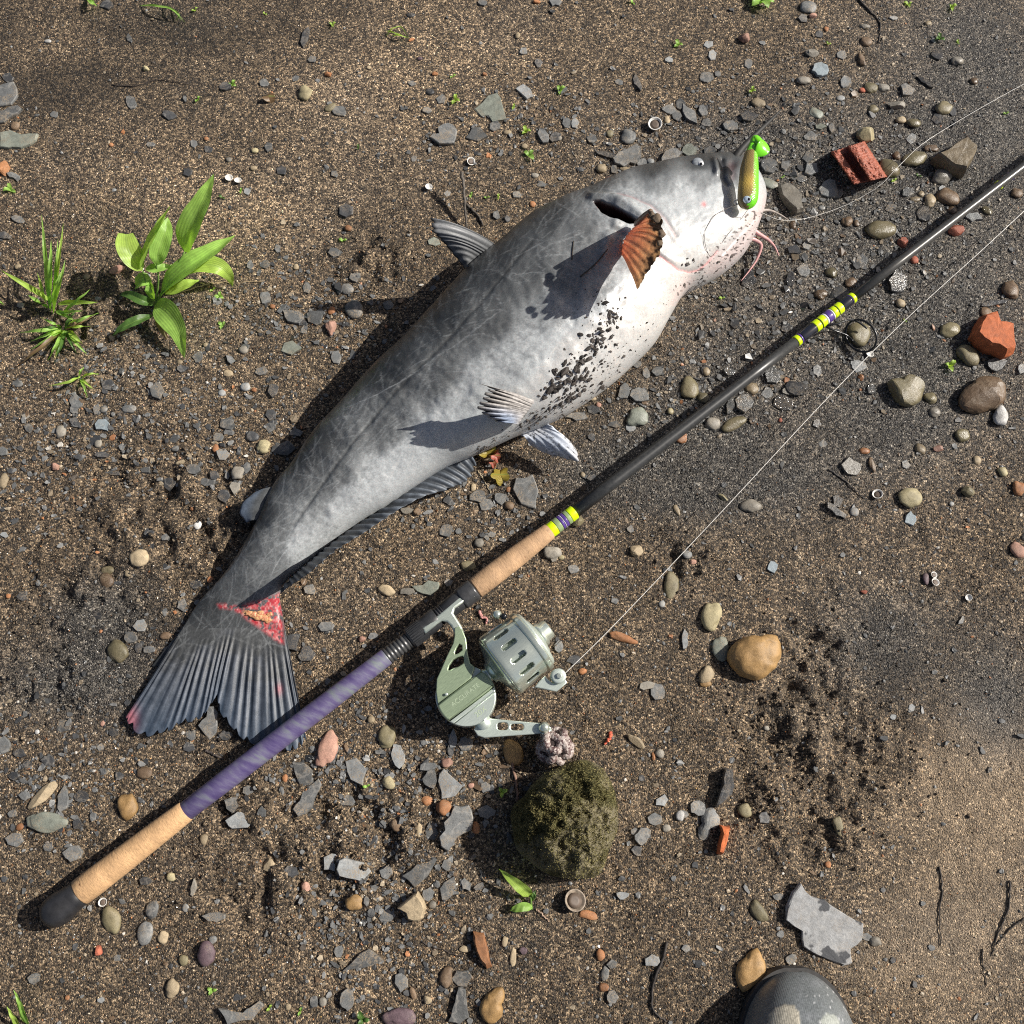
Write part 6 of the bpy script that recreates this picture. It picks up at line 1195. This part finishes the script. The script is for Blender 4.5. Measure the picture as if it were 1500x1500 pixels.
for o in BEYOND:
    mm = o.data.materials[0]
    if mm not in mats: mats.append(mm)
    b = len(V); V += [v.co+o.location for v in o.data.vertices]; F += [[i+b for i in p.vertices] for p in o.data.polygons]; MI += [mats.index(mm)]*len(o.data.polygons)
    me = o.data; bpy.data.objects.remove(o); bpy.data.meshes.remove(me)
o = mesh_o('slate_bits', V, F, None, None, False)
for mm in mats: o.data.materials.append(mm)
o.data.polygons.foreach_set('material_index', MI); tag(o, 'smallest slate bits lying among the slate flakes', 'slate bits', kind='stuff')
# ------------------------------------------------------------------ loose gravel and sand grains
DENS = [(1190,330,130,150),(1060,480,70,60),(1250,480,80,60),(450,460,150,80),(720,190,120,60),(1080,250,120,80),(1250,330,150,100),(960,590,100,50),(620,1130,120,120),(480,1130,80,60),(80,1130,120,90),(300,650,170,70),(560,1350,120,120),(950,200,100,50),(1080,560,80,40),(180,560,120,70),(1150,420,120,90),(700,740,90,60),(1000,330,0.1,0.1),(70,700,80,80),(330,930,90,60)]
def rnd_px(n, dens, base):
    x = rng.uniform(-220, 1720, n*5); y = rng.uniform(-160, 1620, n*5)
    k = rng.random(n*5) < base+(1-base)*np.clip(blobs(x, y, dens), 0, 1)*(.4+.9*fbm(x/60, y/60, 3, 707)); return x[k][:n], y[k][:n]
x, y = rnd_px(10000, DENS, .13)
smooth_zone = blobs(x, y, [(1430,1280,130,260),(250,90,260,90)]); k = rng.random(len(x)) > smooth_zone*.82; x, y = x[k], y[k]
n = len(x); r_ = (1.7+3.0*rng.random(n)**2.0)*.5*.00078; w0 = PN(x, y, 0); z = ground_z(w0[:, 0], w0[:, 1]); pos = PN(x, y, z); pos[:, 2] += r_*.2
pal_ = np.array([(.105,.106,.104),(.055,.056,.057),(.18,.18,.175),(.135,.137,.135),(.24,.19,.13),(.15,.10,.06),(.33,.27,.19),(.36,.16,.07),(.5,.47,.42),(.09,.075,.06)])
pc = pal_[rng.choice(10, n, p=[.20,.16,.10,.14,.13,.09,.07,.025,.035,.05])]*rng.uniform(.75, 1.3, (n, 1))
wz = np.clip(blobs(x, y, WET), 0, 1)[:, None]; pc = pc*(1-.3*wz)
gm = attrmat('gravel', .5, .5, 800); e_ = rng.uniform(.75, 1.4, n)
gv = scatter('gravel', pos, r_*1.25*e_, r_*1.25/e_, r_*.55, pc, IV, IF, gm, None, .28); tag(gv, 'loose slate and stone gravel bits between the larger stones', 'gravel', kind='stuff')
HEX = np.array([(math.cos(k*math.pi/3+.2*(k%2)), math.sin(k*math.pi/3+.2*(k%2)), 0) for k in range(6)]+[(math.cos(k*math.pi/3+.2*(k%2))*.9, math.sin(k*math.pi/3+.2*(k%2))*.9, 1) for k in range(6)])
HF = np.array([(k, (k+1)%6, 6+(k+1)%6, 6+k) for k in range(6)]+[(6,7,8,9),(6,9,10,11)])
x, y = rnd_px(6000, DENS, .045); k = rng.random(len(x)) > blobs(x, y, [(1430,1280,130,260),(250,90,260,90)])*.9; x, y = x[k], y[k]
n = len(x); r_ = (3.2+6.3*rng.random(n)**1.8)*.5*.00078; w0 = PN(x, y, 0); z = ground_z(w0[:, 0], w0[:, 1]); pos = PN(x, y, z)
pc = pal_[rng.choice(10, n, p=[.30,.22,.14,.18,.05,.03,.03,.01,.01,.03])]*rng.uniform(.75, 1.3, (n, 1))*(1-.3*np.clip(blobs(x, y, WET), 0, 1)[:, None])
e_ = rng.uniform(.6, 1.25, n); sc_ = scatter('slate_chips', pos, r_*e_, r_/e_, r_*.32+.0004, pc, HEX, HF, attrmat('slate_chip', .5, .5, 700), None, .32, False, .16)
tag(sc_, 'small slate chips scattered between the larger flakes', 'slate chips', kind='stuff')
x, y = rnd_px(620, [(1190,330,120,150),(1250,470,70,70),(1090,500,60,60),(1060,560,60,40),(450,470,110,70),(330,640,110,50),(600,1130,90,80)], 0.0)
k = np.array([FZ[int(np.clip(b, 0, 1499)), int(np.clip(a, 0, 1499))] < 0 for a, b in zip(x, y)]); x, y = x[k], y[k]
n = len(x); r_ = (6.5+9.5*rng.random(n)**1.9)*.5*.00078; w0 = PN(x, y, 0); z = ground_z(w0[:, 0], w0[:, 1]); pos = PN(x, y, z)
pc = pal_[rng.choice(10, n, p=[.30,.30,.10,.18,.05,.03,.02,.005,.005,.01])]*rng.uniform(.6, 1.3, (n, 1))*(1-.35*np.clip(blobs(x, y, WET), 0, 1)[:, None])
e_ = rng.uniform(.7, 1.35, n); sc_ = scatter('slate_shards', pos, r_*e_, r_/e_, r_*.28+.0005, pc, HEX, HF, attrmat('slate_shard', .28, .6, 500), None, .42, False, .22)
tag(sc_, 'broken slate shards crowded in the stony patches', 'slate shards', kind='stuff')
x = rng.uniform(-30, 1530, 60000); y = rng.uniform(-30, 1530, 60000); k = rng.random(60000) < blobs(x, y, ROUGH)*fbm(x/24, y/24, 3, 811)**1.3*1.3; x, y = x[k][:16000], y[k][:16000]
n = len(x); r_ = (1.6+5.2*rng.random(n)**3.0)*.5*.00078; w0 = PN(x, y, 0); z = ground_z(w0[:, 0], w0[:, 1]); pos = PN(x, y, z); pos[:, 2] += r_*.3
zc, zw = zone_color(x, y, pos[:, 0], pos[:, 1])
sc_ = scatter('sand_clods', pos, r_, r_*.9, r_*.8, zc*rng.uniform(.7, 1.35, (n, 1)), IV, IF, GM, None, .45, True); tag(sc_, 'crumbly clods of damp sand in the trampled patches', 'sand clods', kind='stuff')
n = 150000; x = rng.uniform(-40, 1540, n); y = rng.uniform(-40, 1540, n)
w0 = PN(x, y, 0); z = ground_z(w0[:, 0], w0[:, 1]); pos = PN(x, y, z)
fine = blobs(x, y, FINE); r_ = (.52+1.0*rng.random(n)**2.4)*(1-.38*fine)*.00078; pos[:, 2] += r_*.25
zc, zw = zone_color(x, y, pos[:, 0], pos[:, 1])
mlt = rng.choice([.22, .45, .8, 1.25, 1.8, 2.7, 4.0], n, p=[.22, .20, .18, .16, .13, .08, .03])[:, None]; tintc = np.array([1.08, .99, .88])*(1-.5*zw[:, None])+np.array([1, 1, 1])*.5*zw[:, None]
hue = rng.random((n, 1)); oc_ = np.where(hue < .05, np.array([1.5, .85, .5]), np.where(hue < .2, np.array([.85, .95, 1.05]), tintc))
gs = scatter('sand_grains', pos, r_, r_*rng.uniform(.7, 1, n), r_*.8, np.clip(zc*mlt*oc_, .008, .75), OV, OF, attrmat('sand_grain', .30, .55, 1500), None, .35)
tag(gs, 'coarse wet sand grains covering the whole ground', 'sand', kind='stuff')

# ------------------------------------------------------------------ labels: each stone by its look and by what it lies beside
LMK = [('mossy rock',828,1200),('tail fin',315,1030),('catfish snout',1105,300),('reel spool',760,950),('reel housing',683,1022),('rod butt',85,1335),('rear cork grip',195,1250),('purple grip',420,1075),('fore cork grip',750,820),
 ('broad seedling',240,420),('tall grass tuft',78,400),('low grass tuft',92,490),('boot toe',1165,1460),('red brick',1258,240),('orange brick',1453,490),('large ochre stone',1110,960),('adipose fin',365,745),
 ('dorsal fin',660,350),('line guide',1262,490),('pale slate slab',1208,1345),('angular stone',1400,232),('open clam shell',959,185),('forked twig',683,305),('shell rings',343,265),('anal fin',560,770),('lower pelvic fin',815,655),
 ('crank knob',813,1093),('small lime seedling',755,1295),('neon grip wrap',825,762),('neon guide wrap',1212,465),('rod tip end',1450,285),('yellow pebble',1335,728),('catfish head top',950,235),('catfish wound',385,900),
 ('catfish flank',560,500),('top left corner',20,20),('top edge middle',640,10),('top right corner',1480,20),('bottom left corner',20,1480),('bottom edge middle',640,1490),('smooth sand patch',1420,1250),('right edge middle',1485,720),('left edge middle',15,700),('bent bottom twig',960,1440),('dry straw',330,414),('broken shell',840,1320)]
ORD = ['', 'second ', 'third ', 'fourth ', 'fifth ', 'sixth ', 'seventh ', 'eighth ', 'ninth ', 'tenth ', 'eleventh ', 'twelfth ']
def dirw(dx, dy):
    a = math.degrees(math.atan2(-dy, dx)) % 360
    return ['right of', 'up and right of', 'above', 'up and left of', 'left of', 'down and left of', 'below', 'down and right of'][int(((a+22.5) % 360)//45)]
buck = {}
for s in STONES:
    o, kind, cn, px, py, size, grp = s
    lm = min(LMK, key=lambda q: math.hypot(q[1]-px, q[2]-py)+(25 if math.hypot(q[1]-px, q[2]-py) < size*.5 else 0))
    if math.hypot(lm[1]-px, lm[2]-py) < size*.45: lm = sorted(LMK, key=lambda q: math.hypot(q[1]-px, q[2]-py))[1]
    sz = '' if kind == 'sprout' else ('small ' if size < 14 else ('medium ' if size < 26 else 'large '))
    dx, dy = px-lm[1], py-lm[2]
    buck.setdefault((sz+cn, kind, lm[0], dirw(dx, dy)), []).append((math.hypot(dx, dy), s))
for (cn, kind, lm, dw), L in buck.items():
    L.sort(key=lambda q: q[0])
    for i, (d, (o, kd, _, px, py, size, grp)) in enumerate(L):
        rank = '' if len(L) == 1 else (', nearest of several' if i == 0 else ', '+ORD[min(i, 11)]+'nearest')
        tag(o, f'{cn} {kind}{rank} {dw} the {lm}', {'flake': 'slate flake', 'piece': 'brick piece'}.get(kind, kind), grp)
print('stones', len(STONES), 'flakes', nsl, 'pebbles', npb)
